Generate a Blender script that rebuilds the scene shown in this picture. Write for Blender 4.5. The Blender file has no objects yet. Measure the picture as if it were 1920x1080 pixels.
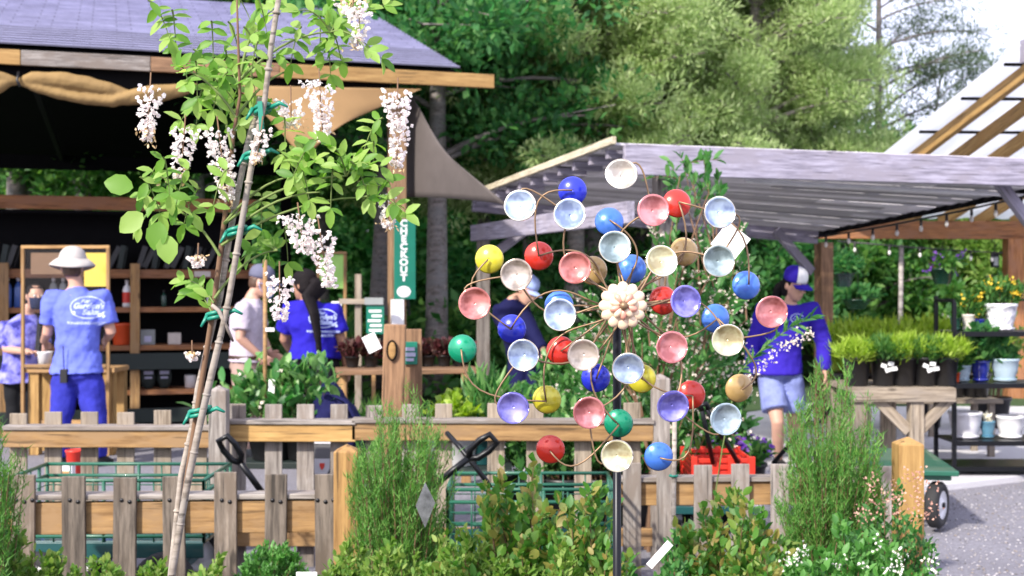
import bpy, math, random
import numpy as np
from mathutils import Vector, Matrix, Euler
from mathutils.bvhtree import BVHTree

# ------------------------------------------------------------------ camera
S = bpy.context.scene
C = S.collection
FPX, CAMZ = 2400.0, 1.42
cam = bpy.data.cameras.new("camera")
cam.sensor_width = 36.0
cam.lens = 45.0
cam.clip_end = 500.0
cam.dof.use_dof = True
cam.dof.focus_distance = 2.7
cam.dof.aperture_fstop = 7.0
camo = bpy.data.objects.new("camera", cam)
camo.location = (0, 0, CAMZ)
camo.rotation_euler = (math.radians(90), 0, 0)
C.objects.link(camo)
S.camera = camo
# ------------------------------------------------------------------ light
SUN_DIR = Vector((-0.50, -0.66, 0.60)).normalized()      # towards the sun
elev = math.asin(SUN_DIR.z)
w = bpy.data.worlds.new("World")
S.world = w
w.use_nodes = True
wn = w.node_tree
sky = wn.nodes.new("ShaderNodeTexSky")
sky.sky_type = 'NISHITA'
sky.sun_disc = False
sky.sun_elevation = elev
sky.sun_rotation = math.atan2(SUN_DIR.x, SUN_DIR.y)
sky.air_density = 1.0
sky.dust_density = 2.5
sky.ozone_density = 2.0
bg = wn.nodes["Background"]
bg.inputs[1].default_value = 0.15
# thin bright haze-cloud over the blue: pale lavender white
cloud = wn.nodes.new("ShaderNodeMix"); cloud.data_type = 'RGBA'
cloud.inputs[0].default_value = 0.72
cloud.inputs[7].default_value = (5.6, 5.5, 6.9, 1)
wn.links.new(sky.outputs[0], cloud.inputs[6])
wn.links.new(cloud.outputs[2], bg.inputs[0])
sl = bpy.data.lights.new("sun", 'SUN')
sl.energy = 3.5
sl.angle = math.radians(2.5)
sl.color = (1.0, 0.93, 0.82)
so = bpy.data.objects.new("sun", sl)
so.rotation_euler = SUN_DIR.to_track_quat('Z', 'Y').to_euler()
C.objects.link(so)
S.view_settings.view_transform = 'Standard'
S.view_settings.look = 'None'
S.view_settings.exposure = 0.98
S.view_settings.gamma = 1.0
S.cycles.max_bounces = 6
S.cycles.transparent_max_bounces = 8
S.cycles.caustics_reflective = False
S.cycles.caustics_refractive = False
S.cycles.use_denoising = True

# ------------------------------------------------------------------ helpers
R = math.radians
rnd = random.Random(7)
WM = {}
def P(px, py, Y):
    return Vector(((px - 960) * Y / FPX, Y, CAMZ - (py - 540) * Y / FPX))
def lerp(a, b, t): return a + (b - a) * t
def tag(o, label=None, cat=None, group=None, kind=None):
    if label: o['label'] = label
    if cat: o['category'] = cat
    if group: o['group'] = group
    if kind: o['kind'] = kind
    return o
def link(o, parent=None, M=None):
    C.objects.link(o)
    M = M if M is not None else Matrix.Identity(4)
    if parent is not None:
        o.parent = parent
        o.matrix_parent_inverse = WM[parent.name].inverted()
    o.matrix_basis = M
    WM[o.name] = M.copy()
    return o
def thing(name, label, cat, loc=(0, 0, 0), group=None, rz=0.0):
    o = bpy.data.objects.new(name, None)
    o.empty_display_size = 0.1
    link(o, None, Matrix.Translation(Vector(loc)) @ Matrix.Rotation(rz, 4, 'Z'))
    return tag(o, label, cat, group)
def kids(o): return [c for c in bpy.data.objects if c.parent == o]
def dup(root, loc, rz=None, label=None, group=None):
    def cp(o, par):
        c = o.copy(); C.objects.link(c)
        if par is not None: c.parent = par
        for ch in KIDS.get(o.name, []): cp(ch, c)
        return c
    KIDS = {}
    for o in C.objects:
        if o.parent is not None: KIDS.setdefault(o.parent.name, []).append(o)
    c = cp(root, None)
    c.location = loc
    if rz is not None: c.rotation_euler = (0, 0, rz)
    if label: c['label'] = label
    if group: c['group'] = group
    return c

class MB:
    """collects shapes and links them as one mesh object"""
    def __init__(s): s.v = []; s.f = []; s.mi = []; s.sm = []; s.cur = 0
    def add(s, vs, fs, smooth=False):
        b = len(s.v); s.v += [tuple(x) for x in vs]
        for f in fs: s.f.append([i + b for i in f]); s.mi.append(s.cur); s.sm.append(smooth)
        return s
    def box(s, c, d, M=None):
        hx, hy, hz = d[0] / 2, d[1] / 2, d[2] / 2
        vs = [Vector((x, y, z)) for x in (-hx, hx) for y in (-hy, hy) for z in (-hz, hz)]
        if M is not None: vs = [M @ v for v in vs]
        c = Vector(c); vs = [v + c for v in vs]
        return s.add(vs, [(0, 1, 3, 2), (4, 6, 7, 5), (0, 4, 5, 1), (2, 3, 7, 6), (0, 2, 6, 4), (1, 5, 7, 3)])
    def beam(s, p0, p1, w_, h_, up=(0, 0, 1)):
        p0 = Vector(p0); p1 = Vector(p1); M = frame(p0, p1, up)
        return s.box((p0 + p1) / 2, ((p1 - p0).length, w_, h_), M.to_3x3())
    def tube(s, pts, rad, n=8, cap=True, flat=1.0):
        pts = [Vector(p) for p in pts]
        if not hasattr(rad, '__len__'): rad = [rad] * len(pts)
        vs = []; fs = []; side = None
        for i, p in enumerate(pts):
            t = (pts[min(i + 1, len(pts) - 1)] - pts[max(i - 1, 0)])
            t = t.normalized() if t.length > 1e-9 else Vector((0, 0, 1))
            if side is None:
                a = Vector((0, 0, 1)) if abs(t.z) < .9 else Vector((1, 0, 0))
                side = t.cross(a).normalized()
            else:
                side = (side - t * side.dot(t)).normalized()
            up = t.cross(side)
            for k in range(n):
                a = 2 * math.pi * k / n
                vs.append(p + (side * math.cos(a) + up * math.sin(a) * flat) * rad[i])
        for i in range(len(pts) - 1):
            for k in range(n):
                a = i * n + k; b = i * n + (k + 1) % n
                fs.append((a, b, b + n, a + n))
        if cap:
            fs.append(tuple(reversed(range(n)))); fs.append(tuple(range((len(pts) - 1) * n, len(pts) * n)))
        return s.add(vs, fs, True)
    def lathe(s, prof, n=24, M=None, c=(0, 0, 0), cap=True):
        c = Vector(c); vs = []; fs = []
        for r, z in prof:
            for k in range(n):
                a = 2 * math.pi * k / n
                v = Vector((r * math.cos(a), r * math.sin(a), z))
                vs.append((M @ v if M is not None else v) + c)
        for i in range(len(prof) - 1):
            for k in range(n):
                a = i * n + k; b = i * n + (k + 1) % n
                fs.append((a, b, b + n, a + n))
        if cap:
            fs.append(tuple(reversed(range(n)))); fs.append(tuple(range((len(prof) - 1) * n, len(prof) * n)))
        return s.add(vs, fs, True)
    def ell(s, c, r, M=None, nu=12, nv=8):
        prof = []
        c = Vector(c); vs = []; fs = []
        if not hasattr(r, '__len__'): r = (r, r, r)
        for i in range(nv + 1):
            th = math.pi * i / nv - math.pi / 2
            cr = max(math.cos(th), 1e-3)
            for k in range(nu):
                a = 2 * math.pi * k / nu
                v = Vector((r[0] * cr * math.cos(a), r[1] * cr * math.sin(a), r[2] * math.sin(th)))
                vs.append((M @ v if M is not None else v) + c)
        for i in range(nv):
            for k in range(nu):
                a = i * nu + k; b = i * nu + (k + 1) % nu
                fs.append((a, b, b + nu, a + nu))
        return s.add(vs, fs, True)
    def sheet(s, grid, smooth=True):
        nu = len(grid[0]); vs = [p for row in grid for p in row]; fs = []
        for i in range(len(grid) - 1):
            for j in range(nu - 1):
                a = i * nu + j; fs.append((a, a + 1, a + nu + 1, a + nu))
        return s.add(vs, fs, smooth)
    def mesh(s, name, mats, origin=None):
        me = bpy.data.meshes.new(name)
        v = s.v
        if origin is not None: o = Vector(origin); v = [tuple(Vector(x) - o) for x in v]
        me.from_pydata(v, [], s.f)
        for m in (mats if isinstance(mats, (list, tuple)) else [mats]): me.materials.append(m)
        me.polygons.foreach_set('material_index', s.mi)
        me.polygons.foreach_set('use_smooth', s.sm)
        me.update()
        return me
    def obj(s, name, mats, parent=None, bevel=0.0, origin=None, thick=0.0):
        o = bpy.data.objects.new(name, s.mesh(name, mats, origin))
        link(o, parent, Matrix.Translation(Vector(origin)) if origin is not None else None)
        if thick:
            md = o.modifiers.new('thick', 'SOLIDIFY'); md.thickness = thick; md.offset = 0
        if bevel:
            md = o.modifiers.new('bevel', 'BEVEL'); md.width = bevel; md.segments = 2; md.limit_method = 'ANGLE'
            md.angle_limit = R(40)
        return o
def frame(p0, p1, up=(0, 0, 1)):
    x = (Vector(p1) - Vector(p0)).normalized(); up = Vector(up)
    if abs(x.dot(up)) > .98: up = Vector((0, 1, 0)) if abs(x.y) < .9 else Vector((1, 0, 0))
    y = up.cross(x).normalized(); z = x.cross(y)
    return Matrix((x, y, z)).transposed().to_4x4()
def plank(name, p0, p1, w_, h_, m, parent=None, up=(0, 0, 1), bevel=.004, top=None):
    """one timber, local X along its length so the grain runs with it"""
    p0 = Vector(p0); p1 = Vector(p1); L = (p1 - p0).length
    b = MB(); b.box((0, 0, 0), (L, w_, h_))
    if top == 'pyramid':                      # four-sided weather top on a post
        b = MB(); x = L / 2; k = w_ * .28; e = .003
        vs = [(-x, -w_/2, -h_/2), (-x, w_/2, -h_/2), (-x, w_/2, h_/2), (-x, -w_/2, h_/2),
              (x-k, -w_/2, -h_/2), (x-k, w_/2, -h_/2), (x-k, w_/2, h_/2), (x-k, -w_/2, h_/2), (x, 0, 0)]
        b.add(vs, [(3, 2, 1, 0), (0, 1, 5, 4), (1, 2, 6, 5), (2, 3, 7, 6), (3, 0, 4, 7), (4, 5, 8), (5, 6, 8), (6, 7, 8), (7, 4, 8)])
    o = bpy.data.objects.new(name, b.mesh(name, m))
    M = frame(p0, p1, up); M.translation = (p0 + p1) / 2
    link(o, parent, M)
    if bevel:
        md = o.modifiers.new('bevel', 'BEVEL'); md.width = bevel; md.segments = 2; md.limit_method = 'ANGLE'; md.angle_limit = R(35)
    return o
def text_mesh(txt, size, align='CENTER', bold=0.0, shear=0.0, spacing=1.0):
    cu = bpy.data.curves.new('txt', 'FONT'); cu.body = txt; cu.size = size; cu.align_x = align; cu.align_y = 'CENTER'
    cu.offset = bold; cu.shear = shear; cu.space_character = spacing; cu.resolution_u = 3
    o = bpy.data.objects.new('txt', cu); C.objects.link(o)
    dg = bpy.context.evaluated_depsgraph_get(); dg.update()
    me = bpy.data.meshes.new_from_object(o.evaluated_get(dg))
    v = [x.co.copy() for x in me.vertices]; f = [tuple(p.vertices) for p in me.polygons]
    bpy.data.objects.remove(o); bpy.data.meshes.remove(me); bpy.data.curves.remove(cu)
    return v, f
def bake(o):
    """replace an object's mesh by its evaluated one"""
    dg = bpy.context.evaluated_depsgraph_get(); dg.update()
    me = bpy.data.meshes.new_from_object(o.evaluated_get(dg))
    o.modifiers.clear(); old = o.data; o.data = me; bpy.data.meshes.remove(old)
    return o
# ------------------------------------------------------------------ leaves (numpy)
TMPL = {
 'diamond': (np.array([(0,0,0),(.45,-.5,.07),(1,0,0),(.45,.5,.07)]), np.array([(0,1,2),(0,2,3)])),
 'needle': (np.array([(0,-.5,0),(0,.5,0),(1,0,0)]), np.array([(0,1,2)])),
 'oval': (np.array([(0,0,0),(.10,-.24,.03),(.34,-.47,.06),(.66,-.43,.05),(.90,-.18,-.03),(1,0,-.08),(.90,.18,-.03),(.66,.43,.05),(.34,.47,.06),(.10,.24,.03),(.34,0,0),(.66,0,-.01)]),
          np.array([(0,1,10),(1,2,10),(2,11,10),(2,3,11),(3,4,11),(4,5,11),(5,6,11),(6,7,11),(7,8,11),(8,10,11),(8,9,10),(9,0,10)])),
 'petal': (np.array([(0,0,0),(.5,-.5,.25),(1,-.25,0),(1,.25,0),(.5,.5,.25)]), np.array([(0,1,2),(0,2,3),(0,3,4)])),
}
def nrm(a):
    return a / np.maximum(np.linalg.norm(a, axis=1, keepdims=True), 1e-9)
def leaf_arrays(Pn, D, N, L, W, tmpl='diamond'):
    t, tr = TMPL[tmpl]; n = len(Pn)
    D = nrm(D); Sd = nrm(np.cross(N, D)); N2 = np.cross(D, Sd)
    L = np.broadcast_to(L, (n,)); W = np.broadcast_to(W, (n,))
    V = (Pn[:, None, :] + t[None, :, 0:1] * L[:, None, None] * D[:, None, :] + t[None, :, 1:2] * W[:, None, None] * Sd[:, None, :]
         + t[None, :, 2:3] * L[:, None, None] * N2[:, None, :]).reshape(-1, 3)
    T = (tr[None] + (np.arange(n) * len(t))[:, None, None]).reshape(-1, 3)
    return V, T
def tri_obj(name, parts, m, parent=None, smooth=False):
    Vs = []; Ts = []; b = 0
    for V, T in parts:
        Vs.append(V); Ts.append(T + b); b += len(V)
    V = np.concatenate(Vs).astype(np.float32); T = np.concatenate(Ts).astype(np.int32)
    me = bpy.data.meshes.new(name)
    me.vertices.add(len(V)); me.vertices.foreach_set('co', V.ravel())
    me.loops.add(T.size); me.loops.foreach_set('vertex_index', T.ravel())
    me.polygons.add(len(T)); me.polygons.foreach_set('loop_start', np.arange(0, T.size, 3, dtype=np.int32))
    me.materials.append(m); me.update(calc_edges=True); me.validate()
    o = bpy.data.objects.new(name, me)
    return link(o, parent)
def rdir(g, n):
    return nrm(g.normal(size=(n, 3)))
def leaves_on(g, pts, tang, L, W, tmpl='diamond', jit=.6, up=.3, var=.5):
    n = len(pts)
    D = nrm(tang * .6 + rdir(g, n) * jit + np.array([0, 0, up]))
    N = nrm(rdir(g, n) * .7 + np.array([0, 0, .8]))
    k = 1 + g.uniform(-var, var, n)
    return leaf_arrays(pts, D, N, L * k, W * k, tmpl)
def arc(p0, p1, sag, n=7):
    """curved twig from p0 to p1; sag lifts its middle"""
    p0 = np.array(p0, float); p1 = np.array(p1, float); t = np.linspace(0, 1, n)[:, None]
    q = p0 + (p1 - p0) * t; q = q + np.array(sag) * (4 * t * (1 - t)); return q
def along(q, ts):
    n = len(q) - 1; x = np.clip(ts, 0, .9999) * n; i = x.astype(int); f = (x - i)[:, None]
    return q[i] * (1 - f) + q[i + 1] * f, nrm(q[i + 1] - q[i])
# ------------------------------------------------------------------ materials
def nodes(name):
    m = bpy.data.materials.new(name); m.use_nodes = True; nt = m.node_tree
    return m, nt, nt.nodes, nt.links, nt.nodes['Principled BSDF']
def c4(c): return (c[0], c[1], c[2], 1)
def objvec(nt, scale=(1, 1, 1), rand=True):
    N = nt.nodes; Lk = nt.links
    tc = N.new('ShaderNodeTexCoord'); mp = N.new('ShaderNodeMapping'); mp.inputs['Scale'].default_value = scale
    Lk.new(tc.outputs['Object'], mp.inputs['Vector'])
    if rand:
        oi = N.new('ShaderNodeObjectInfo'); mm = N.new('ShaderNodeMath'); mm.operation = 'MULTIPLY'; mm.inputs[1].default_value = 37
        Lk.new(oi.outputs['Random'], mm.inputs[0])
        cb = N.new('ShaderNodeCombineXYZ')
        for k in range(3): Lk.new(mm.outputs[0], cb.inputs[k])
        Lk.new(cb.outputs[0], mp.inputs['Location'])
    return mp.outputs['Vector']
def ramp(nt, fac, stops):
    r = nt.nodes.new('ShaderNodeValToRGB'); nt.links.new(fac, r.inputs['Fac'])
    e = r.color_ramp.elements
    while len(e) < len(stops): e.new(.5)
    for i, (p, c) in enumerate(stops): e[i].position = p; e[i].color = c4(c)
    return r.outputs['Color']
def noise(nt, vec, scale, detail=4, rough=.6):
    n = nt.nodes.new('ShaderNodeTexNoise'); n.inputs['Scale'].default_value = scale; n.inputs['Detail'].default_value = detail
    n.inputs['Roughness'].default_value = rough
    if vec is not None: nt.links.new(vec, n.inputs['Vector'])
    return n.outputs['Fac']
def bump(nt, h, bs, strength=.3, dist=.01):
    b = nt.nodes.new('ShaderNodeBump'); b.inputs['Strength'].default_value = strength; b.inputs['Distance'].default_value = dist
    nt.links.new(h, b.inputs['Height']); nt.links.new(b.outputs['Normal'], bs.inputs['Normal'])
def mix(nt, a, b, fac, mode='MIX'):
    m = nt.nodes.new('ShaderNodeMix'); m.data_type = 'RGBA'; m.blend_type = mode
    for sock, v in ((m.inputs[6], a), (m.inputs[7], b), (m.inputs[0], fac)):
        if isinstance(v, (int, float)): sock.default_value = v
        elif isinstance(v, tuple): sock.default_value = c4(v)
        else: nt.links.new(v, sock)
    return m.outputs[2]
def mat(name, col, rough=.6, metal=0.0, var=.12, scale=6.0, coat=0.0, bmp=0.0, bscale=40.0, spec=.5, rand=True):
    m, nt, N, Lk, b = nodes(name)
    v = objvec(nt, rand=rand)
    f = noise(nt, v, scale)
    c = ramp(nt, f, [(.25, tuple(x * (1 - var) for x in col)), (.75, tuple(min(x * (1 + var), 1) for x in col))])
    Lk.new(c, b.inputs['Base Color'])
    b.inputs['Roughness'].default_value = rough; b.inputs['Metallic'].default_value = metal
    b.inputs['Coat Weight'].default_value = coat; b.inputs['Specular IOR Level'].default_value = spec
    if bmp: bump(nt, noise(nt, v, bscale, 3), b, bmp, .004)
    return m
def wood(name, c1, c2, c3=None, rough=.75, knots=True, grain=1.0, spread=.35):
    m, nt, N, Lk, b = nodes(name)
    v = objvec(nt, (1.2 * grain, 14 * grain, 14 * grain))
    g = noise(nt, v, 3.0, 6, .65)
    col = ramp(nt, g, [(.38, tuple(x * .8 for x in c1)), (.62, c2)])
    v2 = objvec(nt, (1.5, 4, 4))
    if c3 is not None:
        f = noise(nt, v2, 2.2, 4, .7)
        mr = N.new('ShaderNodeMapRange'); mr.inputs[1].default_value = .45; mr.inputs[2].default_value = .6
        Lk.new(f, mr.inputs[0]); col = mix(nt, col, c3, mr.outputs[0])
    if knots:
        vo = N.new('ShaderNodeTexVoronoi'); vo.inputs['Scale'].default_value = 2.6
        v3 = objvec(nt, (1.0, 2.4, 2.4)); Lk.new(v3, vo.inputs['Vector'])
        mr = N.new('ShaderNodeMapRange'); mr.inputs[1].default_value = .05; mr.inputs[2].default_value = .11
        mr.inputs[3].default_value = .8; mr.inputs[4].default_value = 0
        Lk.new(vo.outputs['Distance'], mr.inputs[0]); col = mix(nt, col, tuple(x * .35 for x in c1), mr.outputs[0])
    ck = noise(nt, objvec(nt, (1.6, 34, 34)), 1.6, 3, .5)          # splits and checks along the grain
    mr = N.new('ShaderNodeMapRange'); mr.inputs[1].default_value = .61; mr.inputs[2].default_value = .68; mr.inputs[4].default_value = .75
    Lk.new(ck, mr.inputs[0]); col = mix(nt, col, tuple(x * .25 for x in c1), mr.outputs[0])
    oi = N.new('ShaderNodeObjectInfo'); hs = N.new('ShaderNodeHueSaturation')
    mr = N.new('ShaderNodeMapRange'); mr.inputs[3].default_value = 1 - spread / 2; mr.inputs[4].default_value = 1 + spread / 2
    Lk.new(oi.outputs['Random'], mr.inputs[0]); Lk.new(mr.outputs[0], hs.inputs['Value']); Lk.new(col, hs.inputs['Color'])
    Lk.new(hs.outputs[0], b.inputs['Base Color']); b.inputs['Roughness'].default_value = rough
    bump(nt, g, b, .5, .004)
    return m
def leafmat(name, cols, trans=.35, rough=.5, big=0.0):
    m, nt, N, Lk, b = nodes(name)
    ge = N.new('ShaderNodeNewGeometry')
    n = len(cols)
    c = ramp(nt, ge.outputs['Random Per Island'], [(i / max(n - 1, 1), cols[i]) for i in range(n)])
    Lk.new(c, b.inputs['Base Color']); b.inputs['Roughness'].default_value = rough
    tr = N.new('ShaderNodeBsdfTranslucent'); Lk.new(mix(nt, c, (1.0, 1.0, .45), .0), tr.inputs['Color'])
    hs = N.new('ShaderNodeHueSaturation'); hs.inputs['Value'].default_value = 1.5; hs.inputs['Saturation'].default_value = 1.1
    Lk.new(c, hs.inputs['Color']); Lk.new(hs.outputs[0], tr.inputs['Color'])
    mx = N.new('ShaderNodeMixShader'); mx.inputs[0].default_value = trans
    Lk.new(b.outputs[0], mx.inputs[1]); Lk.new(tr.outputs[0], mx.inputs[2])
    Lk.new(mx.outputs[0], N['Material Output'].inputs['Surface'])
    return m
M = {}
M['grey_wood'] = wood('weathered_grey_wood', (.17, .145, .13), (.33, .30, .275), (.20, .165, .14))
M['lav_wood'] = wood('silvered_pergola_wood', (.22, .205, .265), (.36, .34, .43), (.25, .23, .28), knots=True)
M['tan_wood'] = wood('fresh_pine', (.27, .145, .052), (.42, .25, .10), (.31, .19, .09))
M['orange_wood'] = wood('stained_cedar', (.22, .085, .03), (.36, .16, .06), (.26, .12, .06))
M['yellow_wood'] = wood('yellow_pine', (.32, .18, .055), (.45, .28, .10), (.36, .21, .07))
M['brown_wood'] = wood('brown_post_wood', (.17, .09, .045), (.28, .16, .085))
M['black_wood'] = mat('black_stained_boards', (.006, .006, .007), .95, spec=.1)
M['darkboard'] = mat('dark_green_board', (.012, .022, .02), .6)
M['bark'] = wood('bark', (.12, .10, .09), (.27, .23, .22), (.18, .17, .17), knots=False, grain=.6)
M['barkpale'] = wood('pale_bark', (.22, .20, .19), (.40, .37, .36), knots=False, grain=.6)
M['green_twig'] = mat('young_green_twig', (.14, .20, .05), .7)
M['twig'] = mat('twig_bark', (.16, .09, .05), .8)
M['black_metal'] = mat('black_metal', (.012, .013, .016), .35, .6)
M['green_metal'] = mat('green_painted_steel', (.012, .10, .06), .4, coat=.3)
M['teal_metal'] = mat('teal_painted_steel', (.01, .07, .075), .4, coat=.3)
M['white_paint'] = mat('white_paint', (.78, .78, .80), .5)
M['white_plastic'] = mat('white_plastic', (.8, .8, .82), .35)
M['black_plastic'] = mat('black_plastic', (.012, .012, .014), .4)
M['rubber'] = mat('rubber', (.02, .02, .022), .8)
M['red_plastic'] = mat('red_plastic', (.60, .035, .02), .4)
M['skin'] = mat('skin', (.52, .30, .22), .5, var=.06)
M['skin_brown'] = mat('skin_tan', (.36, .19, .12), .5, var=.06)
M['green_sign'] = mat('green_sign_paint', (.005, .16, .105), .4)
# ================================================================== THE SETTING
def gravel_mat(name, c1, c2, c3, sc=60):
    m, nt, N, Lk, b = nodes(name)
    v = objvec(nt, rand=False)
    f = noise(nt, v, sc, 6, .75); g = noise(nt, v, 1.1, 4, .6)
    col = ramp(nt, f, [(.3, c1), (.55, c2), (.75, c3)])
    col = mix(nt, col, c1, ramp(nt, g, [(.45, (0, 0, 0)), (.7, (.5, .5, .5))]))
    Lk.new(col, b.inputs['Base Color']); b.inputs['Roughness'].default_value = .95
    bump(nt, f, b, .7, .012)
    return m
M['gravel'] = gravel_mat('gravel', (.13, .125, .145), (.23, .225, .26), (.35, .345, .385), 42)
M['concrete'] = gravel_mat('concrete', (.50, .49, .51), (.60, .59, .62), (.68, .67, .69), 90)
M['soil'] = gravel_mat('mulch', (.02, .013, .008), (.05, .032, .02), (.09, .06, .04), 45)
M['grassy'] = gravel_mat('forest_floor', (.02, .05, .012), (.04, .085, .02), (.07, .10, .035), 25)
b = MB(); b.sheet([[(-120, -40, 0), (120, -40, 0)], [(-120, 13.2, 0), (120, 13.2, 0)]]); tag(b.obj('gravel_ground', M['gravel']), kind='structure')
b = MB()
g = np.random.default_rng(3)
rows = []
for yy in np.linspace(13.2, 160, 40):
    rows.append([(xx, yy, .002 + (0 if yy < 15 else .12 * math.sin(xx * .7 + yy) + .015 * (yy - 15))) for xx in np.linspace(-120, 120, 60)])
b.sheet(rows); tag(b.obj('forest_ground', M['grassy']), kind='structure')
# planting bed of dark mulch in front of the fences
b = MB(); rows = []
for i, yy in enumerate(np.linspace(1.2, 5.6, 14)):
    rows.append([(xx, yy, .012 + .05 * math.sin(min(i / 13, 1) * math.pi) + .015 * math.sin(9 * xx + 7 * yy)) for xx in np.linspace(-6, 1.95, 40)])
b.sheet(rows); tag(b.obj('planting_bed', M['soil']), kind='structure')
# concrete pad under the pergola
e0 = Vector((3.08, 9.0, 0)); ed = Vector((.86, .5, 0)); nd = Vector((-.5, .86, 0))
pts = [e0 - ed * 2.3, e0 + ed * 9, e0 + ed * 9 + nd * 7, e0 - ed * 2.3 + nd * 3.2]
b = MB(); top = [p + Vector((0, 0, .05)) for p in pts]; bot = [p + Vector((0, 0, -.05)) for p in pts]
b.add(top + bot, [(0, 1, 2, 3), (0, 4, 5, 1), (1, 5, 6, 2), (2, 6, 7, 3), (3, 7, 4, 0)])
tag(b.obj('concrete_pavement', M['concrete'], bevel=.01), kind='structure')
# loose stones lying on the gravel near the right edge
g = np.random.default_rng(9); n = 5200
px_ = g.uniform(1.7, 4.6, n); py_ = g.uniform(5.0, 9.2, n); ok_ = (py_ - 9.0) < (px_ - 3.08) * .58 - .04; px_ = px_[ok_]; py_ = py_[ok_]; n = len(px_)
oc = np.array([(1, 0, 0), (-1, 0, 0), (0, 1, 0), (0, -1, 0), (0, 0, 1), (0, 0, -1)], float); of = np.array([(0, 2, 4), (2, 1, 4), (1, 3, 4), (3, 0, 4), (2, 0, 5), (1, 2, 5), (3, 1, 5), (0, 3, 5)])
sz = g.uniform(.004, .012, n)[:, None, None] * g.uniform(.6, 1.2, (n, 6, 1)) * np.array([1, 1, .6]); an = g.uniform(0, 6.28, n); ca, sa = np.cos(an)[:, None], np.sin(an)[:, None]
V = oc[None] * sz; V = np.stack([V[:, :, 0] * ca - V[:, :, 1] * sa, V[:, :, 0] * sa + V[:, :, 1] * ca, V[:, :, 2]], 2) + np.stack([px_, py_, np.full(n, .003)], 1)[:, None, :]
M['stones'] = leafmat('gravel_stones', [(.12, .115, .12), (.28, .27, .30), (.45, .44, .47), (.22, .18, .15)], 0.0, .9)
tag(tri_obj('gravel_stones', [(V.reshape(-1, 3), (of[None] + (np.arange(n) * 6)[:, None, None]).reshape(-1, 3))], M['stones']), kind='stuff')

# ================================================================== CHECKOUT SHELTER
HU = Vector((.954, .300, 0)); HV = Vector((-.300, .954, 0)); H0 = Vector((-4.07, 10.17, 0))
def H(u, v, z): return H0 + HU * u + HV * v + Vector((0, 0, z))
M['post_tan'] = wood('tan_brown_post', (.20, .115, .06), (.32, .20, .11), (.24, .15, .08))
hut = thing('checkout_shelter', 'open timber checkout shelter with a grey shingled gable roof and dark ceiling', 'shelter', H(1, 4, 0))
def shingle_mat():
    m, nt, N, Lk, b = nodes('sky_tinted_grey_shingles')
    tc = N.new('ShaderNodeTexCoord')
    br = N.new('ShaderNodeTexBrick'); br.inputs['Scale'].default_value = 1.0
    br.inputs['Brick Width'].default_value = .34; br.inputs['Row Height'].default_value = .145; br.inputs['Mortar Size'].default_value = .006
    br.inputs['Color1'].default_value = (.24, .24, .37, 1); br.inputs['Color2'].default_value = (.30, .30, .45, 1); br.inputs['Mortar'].default_value = (.15, .15, .22, 1)  # lavender tint of blue skylight put into the grey shingle colours
    br.offset = .37; br.inputs['Bias'].default_value = 0
    Lk.new(tc.outputs['Object'], br.inputs['Vector'])
    mp = N.new('ShaderNodeMapping'); mp.inputs['Scale'].default_value = (2, 14, 2); Lk.new(tc.outputs['Object'], mp.inputs['Vector'])
    f = noise(nt, mp.outputs[0], 1.5, 6, .7)
    col = mix(nt, br.outputs['Color'], ramp(nt, f, [(.3, (.6, .6, .62)), (.7, (1.25, 1.25, 1.25))]), .8, 'MULTIPLY')
    Lk.new(col, b.inputs['Base Color']); b.inputs['Roughness'].default_value = .85
    bump(nt, noise(nt, None, 300, 2), b, .3, .004)
    return m
M['shingle'] = shingle_mat()
# front slope: overlapping courses
run, rise = 4.16, 1.35; SL = math.hypot(run, rise)
def slope(name, back):
    b = MB(); n = 30; u0, u1 = -3.0, 3.77
    cs = SL / n
    for i in range(n):
        y0 = i * cs; y1 = y0 + cs * 1.04
        b.add([(u0, y0, .022), (u1, y0, .022), (u1, y1, .008), (u0, y1, .008), (u0, y0, .006), (u1, y0, .006)],
              [(0, 1, 2, 3), (4, 5, 1, 0), (0, 3, 4), (1, 5, 2)])
    me = b.mesh(name, M['shingle']); o = bpy.data.objects.new(name, me)
    if not back:
        X, Yv = HU, (HV * run + Vector((0, 0, rise))).normalized(); org = H(0, -.05, 3.35)
    else:
        X, Yv = -HU, (-HV * run + Vector((0, 0, rise))).normalized(); org = H(.77, 8.27, 3.35)
    Z = X.cross(Yv); Mx = Matrix((X, Yv, Z)).transposed().to_4x4(); Mx.translation = org
    return link(o, hut, Mx)
rf = slope('roof', False); rb = slope('roof', True)
b = MB()
for (va, za, vb, zb) in ((.0, 3.335, 4.11, 4.685), (8.22, 3.335, 4.11, 4.685)):
    q = [H(-3.0, va, za), H(3.74, va, za), H(3.74, vb, zb), H(-3.0, vb, zb)]
    q2 = [p - Vector((0, 0, .05)) for p in q]
    b.add(q + q2, [(0, 1, 2, 3), (7, 6, 5, 4), (0, 4, 5, 1), (1, 5, 6, 2), (2, 6, 7, 3), (3, 7, 4, 0)])
b.obj('ceiling_boards', M['black_wood'], hut)
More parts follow.
